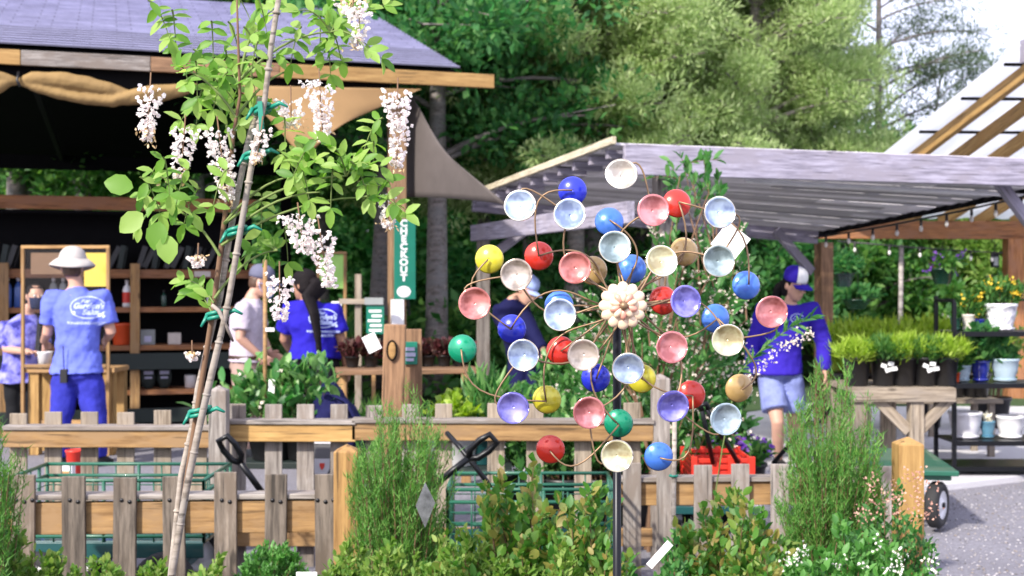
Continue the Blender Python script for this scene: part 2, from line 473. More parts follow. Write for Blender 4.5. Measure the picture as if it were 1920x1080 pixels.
# fascia boards along the front eave, each of another wood
for (ua, ub, m_, lb) in ((-3.0, .155, 'yellow_wood', 'new yellow fascia board'), (.16, 1.15, 'grey_wood', 'weathered grey fascia board'),
                     (1.155, 2.2, 'brown_wood', 'brown fascia board'), (2.205, 4.09, 'yellow_wood', 'pale yellow fascia board with an overhanging end')):
    o = plank('fascia_board', H(ua, -.02, 3.255), H(ub, -.02, 3.255), .038, .12, M[m_], hut); o['label'] = lb
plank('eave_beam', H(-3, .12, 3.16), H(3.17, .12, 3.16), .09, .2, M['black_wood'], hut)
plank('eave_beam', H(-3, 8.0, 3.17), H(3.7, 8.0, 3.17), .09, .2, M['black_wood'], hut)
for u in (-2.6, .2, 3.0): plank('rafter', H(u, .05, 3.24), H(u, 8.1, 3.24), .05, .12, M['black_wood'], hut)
for (u, v, m_) in ((-2.4, .15, 'brown_wood'), (3.25, .15, 'post_tan'), (-2.4, 8, 'black_wood'), (3.3, 8, 'black_wood')):
    plank('post', H(u, v, 0), H(u, v, 3.06 if v < 1 else 3.06), .14, .14, M[m_], hut, up=HV)

# checkout sign on the right post
sg = thing('checkout_sign', 'tall narrow green sign with white stacked lettering on the brown post', 'sign', H(3.25, .06, 1.3))
SM = Matrix((HU, Vector((0, 0, 1)), -HV)).transposed().to_4x4()
def on_plane(verts, M4): return [M4 @ Vector(v) for v in verts]
Ys = H(3.27, .06, 0)
pc = H(3.30, .058, 1.672)
b = MB(); b.box(pc, (.19, .02, .70), Matrix((HU, HV, Vector((0, 0, 1)))).transposed()); b.obj('panel', M['green_sign'], sg, bevel=.003)
F4 = SM.copy(); F4.translation = pc - HV * .0125
b = MB()
for i, ch in enumerate('CHECKOUT'):
    v, f = text_mesh(ch, .092, bold=.004)
    b.add(on_plane([(x.x - .012, x.y * .88 + .312 - i * .068, 0) for x in v], F4), f)
b.obj('lettering', M['white_paint'], sg)
b = MB(); n = 28
ov = [(.062 * math.cos(2 * math.pi * k / n) - .012, .05 * math.sin(2 * math.pi * k / n) - .284, 0) for k in range(n)]
b.add(on_plane(ov, F4), [tuple(range(n))]); b.obj('oval_emblem', M['white_paint'], sg)
M['faint'] = mat('faint_print', (.45, .45, .62), .5)
b = MB(); F5 = F4.copy(); F5.translation = F4.translation - HV * .003
for i, (t, s) in enumerate((('For', .018), ("Garden's", .024), ('Sake', .024))):
    v, f = text_mesh(t, s, shear=.2); b.add(on_plane([(x.x - .012, x.y - .268 - i * .02, 0) for x in v], F5), f)
b.obj('emblem_print', M['faint'], sg)
# white card and a brown box below the sign on the post
b = MB(); b.box(H(3.225, .02, 1.14), (.11, .05, .36), Matrix((HU, HV, Vector((0, 0, 1)))).transposed())
o = b.obj('paper_holder', M['white_plastic'], bevel=.004); tag(o, 'white paper holder fixed to the post below the green stacked-letter sign', 'holder')

# shade sails
def sail(name, A, B, Cc, pull, m, label, n=16):
    A, B, Cc = Vector(A), Vector(B), Vector(Cc); cen = (A + B + Cc) / 3
    rows = []
    for i in range(n + 1):
        row = []
        for j in range(n + 1):
            s_ = i / n; t_ = j / n
            p = A * (1 - s_) + (B * (1 - t_) + Cc * t_) * s_
            a, bb, c = 1 - s_, s_ * (1 - t_), s_ * t_
            k = max(4 * a * bb - 3 * c, 0) * pull[0] + max(4 * bb * c - 3 * a, 0) * pull[1] + max(4 * a * c - 3 * bb, 0) * pull[2]
            row.append(p + (cen - p) * k + Vector((0, .05 * math.sin(6 * s_) * t_, 0)))
        rows.append(row)
    b = MB(); b.sheet(rows)
    o = b.obj(name, m, thick=.006); return tag(o, label, 'shade sail')
M['sail_tan'] = mat('tan_sail_cloth', (.50, .34, .17), .8, bmp=.2, bscale=80)
M['sail_grey'] = mat('taupe_sail_cloth', (.085, .072, .068), .8, bmp=.2, bscale=80)
for k_ in ('sail_tan',):
    nt = M[k_].node_tree; bs_ = nt.nodes['Principled BSDF']; tr_ = nt.nodes.new('ShaderNodeBsdfTranslucent'); tr_.inputs['Color'].default_value = (.85, .60, .32, 1)
    mx_ = nt.nodes.new('ShaderNodeMixShader'); mx_.inputs[0].default_value = .5; nt.links.new(bs_.outputs[0], mx_.inputs[1]); nt.links.new(tr_.outputs[0], mx_.inputs[2]); nt.links.new(mx_.outputs[0], nt.nodes['Material Output'].inputs['Surface'])
sail('shade_sail', P(790, 167, 11.17), P(440, 160, 10.69), P(568, 300, 10.78), (.0, .06, .30), M['sail_tan'], 'tan shade sail stretched under the shelter eave beside the post')
sail('shade_sail', P(768, 172, 11.45), P(752, 370, 11.6), P(950, 384, 9.9), (0.0, .06, .46), M['sail_grey'], 'taupe shade sail hanging between the shelter post and the grey pergola')

# ================================================================== GREY PERGOLA
M['pale_timber'] = wood('pale_cream_timber', (.40, .35, .25), (.56, .50, .37), knots=False)
M['slat'] = wood('silvered_slats', (.54, .52, .57), (.72, .70, .75), (.60, .57, .60), knots=False)
_nt = M['slat'].node_tree; _b = _nt.nodes['Principled BSDF']; _old = _b.inputs['Base Color'].links[0].from_socket
_ge = _nt.nodes.new('ShaderNodeNewGeometry'); _hs = _nt.nodes.new('ShaderNodeHueSaturation'); _mr = _nt.nodes.new('ShaderNodeMapRange')
_mr.inputs[3].default_value = .45; _mr.inputs[4].default_value = 1.35; _nt.links.new(_ge.outputs['Random Per Island'], _mr.inputs[0]); _nt.links.new(_mr.outputs[0], _hs.inputs['Value']); _nt.links.new(_old, _hs.inputs['Color']); _nt.links.new(_hs.outputs[0], _b.inputs['Base Color'])
pg = thing('slatted_pergola', 'silvery grey slat-roofed pergola sloping down to the back', 'pergola', (1.5, 10.5, 0))
FL = Vector((.741, 8.47, 2.37)); BL = Vector((-.348, 11.93, 1.98)); PU = Vector((.954, .300, 0)); PL = 4.3
BL2 = Vector((BL.x, BL.y, 2.25)); BR2 = Vector((3.06, 13.0, 1.985))
def PG(s_, t_, dz=0):
    return (FL + PU * (s_ * PL)).lerp(BL2.lerp(BR2, s_), t_) + Vector((0, 0, dz))
plank('front_beam', PG(-.0, 0, -.10), PG(1.05, 0, -.10), .05, .20, M['lav_wood'], pg)
plank('back_beam', PG(-.01, .985, -.055), PG(1.0, .985, -.055), .05, .14, M['lav_wood'], pg)
o = plank('edge_rafter', PG(-.02, -.01, .02), PG(-.02, 1.04, .02), .035, .05, M['pale_timber'], pg); o['label'] = 'thin cream edge rafter'
plank('tie_beam', Vector((-.36, 11.95, 1.93)), Vector((.80, 8.62, 1.93)), .06, .15, M['lav_wood'], pg)
b = MB(); ns = 27
for i in range(ns):
    t = (i + .5) / ns; p0 = PG(-.015, t, 0); p1 = PG(1.0, t, 0)
    j = .004 * ((i * 7) % 3 - 1)
    cuts = [0] + sorted(((i * 5 + k * 3) % 9 + 1) / 10 for k in range(2)) + [1]
    for ca, cb in zip(cuts, cuts[1:]):
        if cb - ca > .01: b.beam(p0.lerp(p1, ca) + Vector((0, 0, j)), p0.lerp(p1, cb - .002) + Vector((0, 0, j)), .117, .016, Vector((0, .1 + .06 , 1)))
b.obj('roof_slats', M['slat'], pg)
for s_ in (.12, .32, .52, .72, .9):
    plank('rafter', PG(s_, .2, .06), PG(s_, 1.0, .06), .04, .07, M['lav_wood'], pg)
for i in range(11):
    t = .05 + i * .09; p = PG(-.012, t, -.045)
    plank('purlin_end', p, p + PU * .22, .05, .06, M['lav_wood'], pg)
o = plank('right_edge_board', PG(1.005, 0, -.02), PG(1.005, 1.0, -.02), .03, .06, M['black_wood'], pg); o['label'] = 'dark right edge board'
p = P(1240, 600, 8.9); plank('post', (p.x, p.y, 0), (p.x, p.y, 2.2), .10, .10, M['grey_wood'], pg, up=HV)
p = P(906, 600, 11.85); plank('post', (p.x, p.y, 0), (p.x, p.y, 1.92), .10, .10, M['grey_wood'], pg, up=HV)
p = Vector((3.16, 12.98, 0)); plank('post', p, p + Vector((0, 0, 1.88)), .14, .14, M['brown_wood'], pg, up=HV)
plank('brace', P(1455, 432, 12.75), P(1522, 510, 12.95), .05, .09, M['lav_wood'], pg)
plank('brace', P(1865, 330, 9.6), P(1935, 425, 9.75), .05, .09, M['lav_wood'], pg)
plank('brace', P(985, 432, 11.6), P(915, 485, 11.8), .05, .08, M['lav_wood'], pg)
b = MB(); b.tube([PG(.32, .22, -.10), PG(1.0, .25, -.10)], .016, 8); o = b.obj('strip_light', M['white_paint'], pg)

# string of bulbs along the right edge of the pergola
def bulb_string(pts, n, label, group=None):
    st = thing('string_light', label, 'string lights', pts[0])
    b = MB(); q = [Vector(p) for p in pts]; b.tube(q, .010, 6); b.obj('cable', M['black_plastic'], st)
    for i in range(n):
        t = (i + .5) / n * (len(q) - 1); k = int(t); p = q[k].lerp(q[k + 1], t - k)
        b = MB(); b.lathe([(.012, 0), (.014, -.05), (.012, -.06)], 8, c=p); so_ = b.obj('socket', M['black_plastic'], st)
        b = MB(); b.lathe([(.01, -.06), (.016, -.078), (.018, -.092), (.011, -.108), (.003, -.114)], 10, c=p); b.obj('bulb', M['bulb'], so_)
    return st
M['bulb'] = mat('frosted_bulb', (.75, .72, .68), .15, coat=.5)
bulb_string([P(1528, 446, 12.9), P(1660, 424, 11.9), P(1800, 396, 10.9), P(1940, 364, 10.0)], 9, 'black cable with bulbs along the edge of the slatted pergola roof')
bulb_string([P(1570, 452, 15.2), P(1700, 463, 15.2), P(1800, 470, 15.25), P(1880, 474, 15.3)], 6, 'string of bulbs under the orange eave beam of the translucent-roofed structure')

# ================================================================== TRANSLUCENT-ROOFED STRUCTURE
gh = thing('polycarbonate_greenhouse', 'timber greenhouse with yellow rafters under white translucent roof panels', 'greenhouse', (6.5, 15.5, 0))
m, nt, N, Lk, bb = nodes('white_polycarbonate')
bb.inputs['Base Color'].default_value = (.82, .84, .92, 1); bb.inputs['Roughness'].default_value = .4
tr = N.new('ShaderNodeBsdfTranslucent'); tr.inputs['Color'].default_value = (.95, .96, 1, 1)
tp = N.new('ShaderNodeBsdfTransparent'); tp.inputs['Color'].default_value = (.95, .97, 1, 1)
mx = N.new('ShaderNodeMixShader'); mx.inputs[0].default_value = .7; mx2 = N.new('ShaderNodeMixShader'); mx2.inputs[0].default_value = .25
Lk.new(bb.outputs[0], mx.inputs[1]); Lk.new(tr.outputs[0], mx.inputs[2]); Lk.new(mx.outputs[0], mx2.inputs[1]); Lk.new(tp.outputs[0], mx2.inputs[2])
Lk.new(mx2.outputs[0], N['Material Output'].inputs['Surface']); M['poly'] = m
G0 = Vector((3.82, 15.6, 2.13)); GU = Vector((.99, .06, 0)).normalized(); GR = Vector((.31, -.95, .37))
def G(a, t, dz=0): return G0 + GU * a + GR * t + Vector((0, 0, dz))
plank('eave_beam', G(-.1, 0), G(7, 0), .10, .22, M['orange_wood'], gh)
for i in range(13):
    a = .15 + i * .46
    plank('rafter', G(a, -.15, .16), G(a, 3.55, .16), .075, .13, M['yellow_wood'], gh)
for t in (.55, 1.25, 1.95, 2.65, 3.3): 
    o = plank('purlin', G(-.05, t, .245), G(7, t, .245), .04, .03, M['black_wood'], gh)
b = MB(); rows = []
for t in np.linspace(-.3, 3.6, 12): rows.append([G(a, t, .275 + .012 * math.sin(a * 20)) for a in np.linspace(-.12, 7, 110)])
b.sheet(rows); b.obj('roof_panel', M['poly'], gh, thick=.01)
plank('ridge_beam', G(-.1, 3.62, .2), G(7, 3.62, .2), .10, .22, M['lav_wood'], gh)
for a in (2.35, 6.5): plank('post', G(a, 0, -2.13), G(a, 0, -.11), .2, .2, M['orange_wood'], gh)
for a in (.1, 6.5): plank('post', G(a, 3.62, -3.46), G(a, 3.62, .09), .14, .14, M['orange_wood'], gh) if a > 1 else None
b = MB(); b.tube([P(1690, 460, 15.8), P(1688, 640, 15.8)], .03, 8); b.obj('pipe_post', M['barkpale'], gh)
# ================================================================== WOODS
M['pine_leaf'] = leafmat('soft_pine_needles', [(.25, .36, .12), (.36, .47, .20), (.48, .56, .29), (.30, .42, .15)], .5, .7)
M['dark_leaf'] = leafmat('dark_forest_leaves', [(.04, .15, .05), (.065, .22, .065), (.14, .31, .09)], .55, .7)
M['mid_leaf'] = leafmat('forest_leaves', [(.035, .13, .03), (.07, .20, .04), (.15, .29, .06)], .45, .6)
M['lite_leaf'] = leafmat('bright_leaves', [(.10, .21, .035), (.17, .30, .06), (.25, .36, .09)], .4, .5)
M['grey_leaf'] = leafmat('hazy_pine_needles', [(.05, .095, .05), (.09, .14, .07), (.14, .20, .09)], .3, .6)
def limb_tree(name, label, base, h, r0, limbs, m_leaf, m_bark='bark', group=None, seed=1, puff=.33, per=90, leaf=(.11, .03), tmpl='diamond', lean=(0, 0), ups=.2):
    """trunk, limbs and a crown of leaf puffs carried on the limbs; limbs: list of (z, azimuth, length, rise)"""
    g = np.random.default_rng(seed)
    t = thing(name, label, 'tree', base, group)
    base = np.array(base, float)
    top = base + np.array([lean[0], lean[1], h])
    q = arc(base, top, (g.normal() * .1, g.normal() * .1, 0), 12)
    b = MB(); b.tube([Vector(p) for p in q], [r0 * (1.25 if i == 0 else 1) * (1 - .8 * i / 11) for i in range(12)], 10)
    tk = b.obj('trunk', M[m_bark], t)
    Pn = []; Dn = []; br = MB()
    for (z, az, ln, rise) in limbs:
        p0 = along(q, np.array([z / h]))[0][0]
        d = np.array([math.cos(az), math.sin(az), 0])
        p1 = p0 + d * ln + np.array([0, 0, rise])
        l = arc(p0, p1, (0, 0, .08 * ln), 7)
        rr = max(r0 * .35 * (1 - z / h) + .012, .012)
        br.tube([Vector(p) for p in l], [rr * (1 - .75 * i / 6) for i in range(7)], 6, cap=False)
        k = max(3, int(ln / (puff * .55)))
        for j in range(k):
            f = .3 + .7 * (j + g.uniform()) / k
            c, _ = along(l, np.array([f])); c = c[0] + g.normal(size=3) * np.array([.45, .45, .28]) * puff * 1.3
            n = int(per * g.uniform(.6, 1.3)); dd = rdir(g, n); rr_ = puff * g.uniform(.6, 1.25) * g.uniform(.15, 1, n)[:, None] ** .5
            Pn.append(c + dd * rr_ * np.array([1, 1, .7])); Dn.append(dd)
            if j % 2 == 0:
                br.tube([Vector(along(l, np.array([max(f - .15, 0)]))[0][0]), Vector(c)], [rr * .35, rr * .15], 4, cap=False)
    br.obj('limbs', M[m_bark], tk)
    Pn = np.concatenate(Pn); Dn = np.concatenate(Dn)
    tri_obj('crown', [leaves_on(g, Pn, Dn, leaf[0], leaf[1], tmpl, .5, ups)], M[m_leaf], t)
    return t
def ring(g, zs, n, l0, l1, rise, a0=0, a1=2 * math.pi):
    out = []
    for i, z in enumerate(zs):
        f = i / max(len(zs) - 1, 1)
        for k in range(n):
            out.append((z + g.uniform(-.2, .2), g.uniform(a0, a1), lerp(l0, l1, f) * g.uniform(.7, 1.2), rise * g.uniform(.3, 1.4)))
    return out
pines = [ # px, Y, h, label
 (1120, 18.5, 9.5, 'soft yellow-green pine rising behind the ridge of the grey pergola'),
 (1290, 20.5, 11, 'tall soft pine behind the middle of the grey pergola, with bare pink twigs'),
 (1410, 19, 8.5, 'bushy pale pine above the front beam of the grey pergola'),
 (1520, 21, 6.6, 'lower pale pine beside the open sky'),
 (1065, 17.8, 8, 'pale pine right of the taupe shade sail'),
 (1205, 19.5, 8, 'pale pine filling the gap above the pergola ridge'),
 (1000, 20, 8.6, 'pale pine at the edge of the dark woods right of the shelter roof'),
]
for i, (px, Y, h, lb) in enumerate(pines):
    g = np.random.default_rng(20 + i)
    L = ring(g, np.arange(2.4, h - .8, .42), 6, 2.2 if i != 3 else 1.5, 1.4 if i != 3 else .7, .5)
    p = P(px, 540, Y)
    limb_tree('pine_tree', lb, (p.x, Y, .1), h, .16, L, 'pine_leaf', seed=40 + i, puff=.34, per=210, leaf=(.085, .024), group='pale pines behind the grey pergola')
# airy pine against the sky
g = np.random.default_rng(5)
p = P(1650, 540, 22)
L = [(2.6, .4, .9, .2), (2.9, 3.0, .7, .2), (3.2, .1, 1.0, .3), (3.5, .3, 1.1, .6), (3.8, 2.7, .8, .3), (4.0, -.2, 1.5, .5), (4.3, .1, 1.4, .8), (4.5, 3.3, .7, .3), (4.7, -.3, 1.7, .6), (4.9, .2, 1.9, .3), (5.1, 2.9, .8, .4),
     (5.3, .5, 1.2, .7), (5.4, 0, 1.7, .3), (5.7, 2.9, .8, .4), (5.9, -.2, 1.5, .3), (6.1, .3, 1.3, .5), (6.4, 3.2, .8, .4), (6.6, -.4, 1.2, .4), (6.9, 3, .9, .4), (7.3, 1, .8, .4)]
limb_tree('pine_tree', 'airy pine with dark bare limbs standing against the white sky', (p.x, 22, .1), 8.4, .10, L, 'grey_leaf', seed=61, puff=.30, per=110, leaf=(.09, .016))
p = P(1695, 540, 23)
L = [(3.5, .6, .9, .9), (4.0, -.2, 1.2, .6), (4.3, .3, 1.4, .9), (4.5, 2.7, .6, .5), (4.7, .1, 1.1, .7), (3.2, 0, .7, .1), (4.8, 1.5, .6, .7)]
limb_tree('pine_tree', 'slender leaning pine left of the sloping white roof', (p.x, 23, .1), 5.3, .07, L, 'grey_leaf', seed=62, puff=.26, per=60, leaf=(.11, .022), lean=(.7, 0))
# dark forest trees with trunks
forest = [ # px, Y, h, trunk r, leaf, bark, label
 (700, 17.0, 9, .15, 'dark_leaf', 'bark', 'forest tree with a dark straight trunk left of the green stacked-letter sign'),
 (818, 16.2, 9, .16, 'dark_leaf', 'bark', 'forest tree with a thick grey trunk below the taupe shade sail'),
 (765, 21, 10, .14, 'dark_leaf', 'bark', 'dark forest tree behind the shelter post'),
 (900, 24, 11, .15, 'dark_leaf', 'bark', 'dark forest tree above the taupe shade sail'),
 (600, 22.5, 9, .13, 'mid_leaf', 'bark', 'leafy forest tree behind the green notice board'),
 (455, 23, 9.5, .2, 'mid_leaf', 'barkpale', 'forest tree whose paired trunk top shows over the shelter ridge'),
 (160, 20.5, 9, .17, 'mid_leaf', 'barkpale', 'forest tree with a whitish trunk seen under the shelter ceiling'),
 (30, 20.8, 9, .22, 'mid_leaf', 'bark', 'forest tree with a broad grey trunk at the far left under the ceiling'),
 (388, 20.6, 9, .11, 'mid_leaf', 'barkpale', 'forest tree with a thin pale trunk behind the flowering vine'),
]
for i, (px, Y, h, r0, lf, bk, lb) in enumerate(forest):
    g = np.random.default_rng(80 + i); p = P(px, 540, Y)
    L = ring(g, np.arange(3.0, h - .6, .6), 5, 2.2, 1.0, .5)
    limb_tree('forest_tree', lb, (p.x, Y, .1), h, r0, L, lf, bk, seed=90 + i, puff=.5, per=130, leaf=(.12, .065), group='trees of the woods behind')
# further woods: one mass nobody could count
def wood_mass(name, xs, Y0, Y1, zfun, n, m, leaf, seed, puffr=.7, per=60):
    g = np.random.default_rng(seed)
    x = g.uniform(xs[0], xs[1], n); y = g.uniform(Y0, Y1, n); z = g.uniform(0.02, 1, n) ** .9 * np.array([zfun(a) for a in x / ((Y0 + Y1) / 2) * FPX + 960])
    c = np.stack([x, y, z], 1)
    rr = puffr * g.uniform(.5, 1.3, n)
    Pn = np.repeat(c, per, 0); dd = rdir(g, n * per)
    Pn = Pn + dd * np.repeat(rr, per)[:, None] * (g.uniform(.1, 1, n * per)[:, None] ** .5) * np.array([1, 1, .8])
    Pn[:, 2] = np.maximum(Pn[:, 2], .05)
    return tag(tri_obj(name, [leaves_on(g, Pn, dd, leaf[0], leaf[1], 'diamond', .5, .1)], M[m]), kind='stuff')
wood_mass('distant_woods', (-16, 9.0), 28, 34, lambda px: 10.5 if px < 1330 else (8 if px < 1480 else 5.0), 1500, 'dark_leaf', (.22, .12), 11, 1.0, 110)
wood_mass('distant_woods', (6.5, 18), 28, 36, lambda px: 4.4, 420, 'lite_leaf', (.26, .15), 12, .8, 70)
wood_mass('distant_woods', (-16, 3), 34, 38, lambda px: 5.0, 700, 'dark_leaf', (.3, .17), 15, 1.0, 60)
wood_mass('undergrowth', (-7, 1.5), 15.5, 24, lambda px: 1.0, 330, 'mid_leaf', (.15, .09), 13, .42, 60)
wood_mass('undergrowth', (3.5, 14), 18.0, 26, lambda px: 2.4, 380, 'mid_leaf', (.15, .08), 14, .5, 70)
# bright loose trees seen through the right-hand structure
for i, (px, Y, h, lf, lb) in enumerate(((1640, 19, 2.6, 'mid_leaf', 'mid-green young tree behind the left hanging baskets'), (1745, 20, 2.5, 'lite_leaf', 'bright green young tree behind the middle hanging basket'),
        (1850, 19.5, 2.6, 'lite_leaf', 'bright green young tree behind the orange right post'), (1570, 21, 2.9, 'dark_leaf', 'dark young tree beside the brown pergola post'),
        (1430, 18, 3.0, 'dark_leaf', 'dark leafy tree under the slatted roof'), (1330, 19, 3.0, 'mid_leaf', 'green tree under the slatted roof behind the spinner'), (1090, 18.6, 2.9, 'dark_leaf', 'dark bushy tree behind the pergola back corner'))):
    g = np.random.default_rng(120 + i); p = P(px, 540, Y)
    limb_tree('young_tree', lb, (p.x, Y, .1), h, .06, ring(g, np.arange(.5, h - .1, .3), 5, 1.1, .5, .25), lf, seed=130 + i, puff=.32, per=70, leaf=(.12, .06), group='young trees behind the nursery')
# ================================================================== PICKET FENCES
def picket(parent, px, pytop, w_px, Y, m, th=.018, tilt=0.0, label=None):
    p = P(px, pytop, Y); w_ = w_px * Y / FPX
    o = plank('picket', (p.x + tilt, Y, -.02), (p.x, Y, p.z), w_, th, M[m], parent, up=(0, -1, 0), bevel=.003)
    if label: o['label'] = label
    return o
def frame_fix(): pass
M['amber_wood'] = wood('amber_post_wood', (.24, .125, .04), (.36, .21, .075), (.28, .16, .055))
M['picket_a'] = wood('weathered_picket', (.075, .06, .048), (.225, .185, .15), (.12, .092, .07), spread=.6)
M['picket_b'] = wood('pale_picket', (.21, .165, .12), (.36, .30, .23), (.26, .22, .18), spread=.4)
def holes(parent_picket, px, py, Y, n=2, gap=15, th=.012):
    b = MB()
    for k in range(n):
        p = P(px + (k - (n - 1) / 2) * gap, py + (k % 2) * 3, Y - th)
        b.tube([p, p + Vector((0, .004, 0))], .0085, 8)
    b.obj('nail_hole', M['black_plastic'], parent_picket)
# front fence, left run
ff = thing('picket_fence', 'weathered grey picket fence in front at the lower left, ending at a squat yellow post', 'picket fence', (-1.4, 5.2, 0))
YF = 5.2
for i, (x, y, w_) in enumerate(((45, 890, 43), (138, 893, 44), (235, 895, 43), (325, 893, 41), (423, 885, 42), (518, 889, 41), (610, 889, 40))):
    o = picket(ff, x, y, w_, YF, 'picket_a', tilt=(-.004, .006, -.005, .01, .002, -.004, .006)[i]); holes(o, x, 938, YF, 3 if i in (0, 6) else 2)
p0 = P(18, 972, YF + .04); p1 = P(632, 966, YF + .04)
plank('rail', p0, p1, .045, .13, M['tan_wood'], ff)
plank('rail', Vector((p0.x, YF + .04, .15)), Vector((p1.x, YF + .04, .15)), .045, .09, M['tan_wood'], ff)
p0 = P(18, 930, YF + .055); p1 = P(632, 927, YF + .055)
o = plank('rail_cap', p0, p1, .10, .022, M['grey_wood'], ff); 
for o in [x for x in C.objects if x.name.startswith('rail_cap')]: o.location.y += .0
p = P(651, 832, 4.85); plank('post', (p.x, 4.85, -.02), p, .092, .092, M['amber_wood'], ff, up=(0, -1, 0), top='pyramid')
# back fence
YB = 6.5
bf = thing('picket_fence', 'back picket fence with a thick honey-coloured top rail', 'picket fence', (-.8, YB, 0))
for (x, y) in ((35, 775), (100, 772), (168, 772), (236, 773), (305, 769), (372, 775), (445, 757), (513, 758), (573, 758), (636, 758), (702, 760), (770, 758), (832, 757), (930, 756), (1003, 757), (1093, 756), (1185, 755)):
    picket(bf, x, y, 32, YB + .03, 'picket_b' if x < 400 or x > 800 else 'grey_wood')
for (x0, y0, x1, y1, m_) in ((8, 822, 396, 823, 'tan_wood'), (424, 811, 668, 812, 'yellow_wood'), (660, 809, 1226, 811, 'tan_wood')):
    a, b_ = P(x0, y0, YB - .02), P(x1, y1, YB - .02)
    plank('top_rail', a, b_, .05, .085, M[m_], bf)
    plank('rail_cap', a + Vector((0, .02, .056)), b_ + Vector((0, .02, .056)), .115, .022, M['grey_wood'], bf)
    plank('lower_rail', Vector((a.x, YB - .02, .16)), Vector((b_.x, YB - .02, .16)), .04, .09, M['tan_wood'], bf)
for (x, y, Y, m_, w_) in ((411, 722, 6.38, 'grey_wood', .088), (1238, 700, 6.5, 'grey_wood', .09)):
    p = P(x, y, Y); plank('post', (p.x, Y, -.02), p, w_, w_, M[m_], bf, up=(0, -1, 0), top='pyramid')
# tall knotted board and its short mate, standing behind the back fence
kb = thing('knotted_board_post', 'wide brown board post with a dark oval knot hole', 'post', (P(735, 0, 6.9).x, 6.9, 0))
a = P(728, 1035, 6.9); c_ = P(741, 608, 6.9); a.z = -.02
plank('board', a, c_, .118, .05, M['brown_wood'], kb, up=(0, -1, 0), bevel=.008)
b = MB(); q = P(735, 657, 6.862); b.ell(q, (.022, .006, .048)); b.obj('knot', M['amber_wood'], kb)
b = MB(); n = 20; b.tube([q + Vector((.026 * math.cos(2 * math.pi * k / n), -.002, .052 * math.sin(2 * math.pi * k / n))) for k in range(n + 1)], .005, 6); b.obj('knot_rim', M['black_wood'], kb)
sb = thing('short_board_post', 'short brown board holding a small green and white sign', 'post', (P(775, 0, 7.1).x, 7.1, 0))
a = P(775, 1000, 7.1); a.z = -.02
plank('board', a, P(773, 617, 7.1), .105, .03, M['brown_wood'], sb, up=(0, -1, 0))
b = MB(); q = P(770, 662, 7.07); b.box(q, (.075, .012, .125)); o = b.obj('small_sign', M['green_sign'], bevel=.002, origin=q); tag(o, 'small green and white sign on the short brown board', 'sign')
b = MB(); 
for k, (dx, dz, ww, hh) in enumerate(((-.002, .022, .05, .02), (.0, -.008, .054, .022), (-.004, -.036, .044, .016))): b.box(q + Vector((dx, -.0085, dz)), (ww, .004, hh))
b.obj('print', M['faint'], o)
# right run of the front fence
rf_ = thing('picket_fence', 'grey picket fence half hidden by shrubs, ending at the lone yellow post on the right', 'picket fence', (1.4, 6.0, 0))
for (x, y) in ((1185, 868), (1248, 868), (1318, 872), (1388, 870), (1462, 870), (1532, 872), (1600, 872), (1668, 874)): picket(rf_, x, y, 34, 6.0, 'grey_wood')
a, b_ = P(1160, 925, 6.05), P(1690, 922, 6.05)
plank('rail', a, b_, .045, .11, M['tan_wood'], rf_); plank('rail_cap', a + Vector((0, .01, .068)), b_ + Vector((0, .01, .068)), .1, .022, M['grey_wood'], rf_)
p = P(1702, 818, 4.85); plank('post', (p.x, 4.85, -.02), p, .096, .096, M['yellow_wood'], rf_, up=(0, -1, 0), top='pyramid')

# ================================================================== GARDEN CARTS
def wheel(parent, c, r, axis, wdt=.07, rim='white_paint'):
    c = Vector(c); ax = Vector(axis).normalized(); Mx = ax.to_track_quat('Z', 'Y').to_matrix()
    b = MB(); h = wdt / 2
    b.lathe([(r * .62, -h), (r * .9, -h), (r, -h * .6), (r, h * .6), (r * .9, h), (r * .62, h), (r * .60, 0)], 28, Mx, c, cap=False)
    wh = b.obj('wheel', M['rubber'], parent)
    b = MB(); b.lathe([(r * .25, -h * .9), (r * .30, -h * .5), (r * .5, -h * .5), (r * .64, -h), (r * .64, h), (r * .5, h * .5), (r * .3, h * .5), (r * .25, h * .9)], 24, Mx, c)
    b.obj('rim', M[rim], wh)
    b = MB(); b.lathe([(r * .12, -h * 1.25), (r * .12, h * 1.25)], 12, Mx, c); b.obj('axle_cap', M['black_metal'], wh)
def loop_handle(parent, base, tip, wdt, r=.013, bend=None):
    base, tip = Vector(base), Vector(tip); d = (tip - base).normalized(); s_ = Vector((1, 0, 0)) if bend is None else Vector(bend)
    s_ = (s_ - d * s_.dot(d)).normalized()
    k = tip - d * .14
    pts = [k, k + s_ * wdt * .8 + d * .03, k + s_ * wdt + d * .09, tip + s_ * wdt * .75, tip - s_ * wdt * .75, k - s_ * wdt + d * .09, k - s_ * wdt * .8 + d * .03, k]
    b = MB(); b.tube([base, k], r, 8); b.tube(pts, r, 8); b.obj('handle', M['black_metal'], parent)
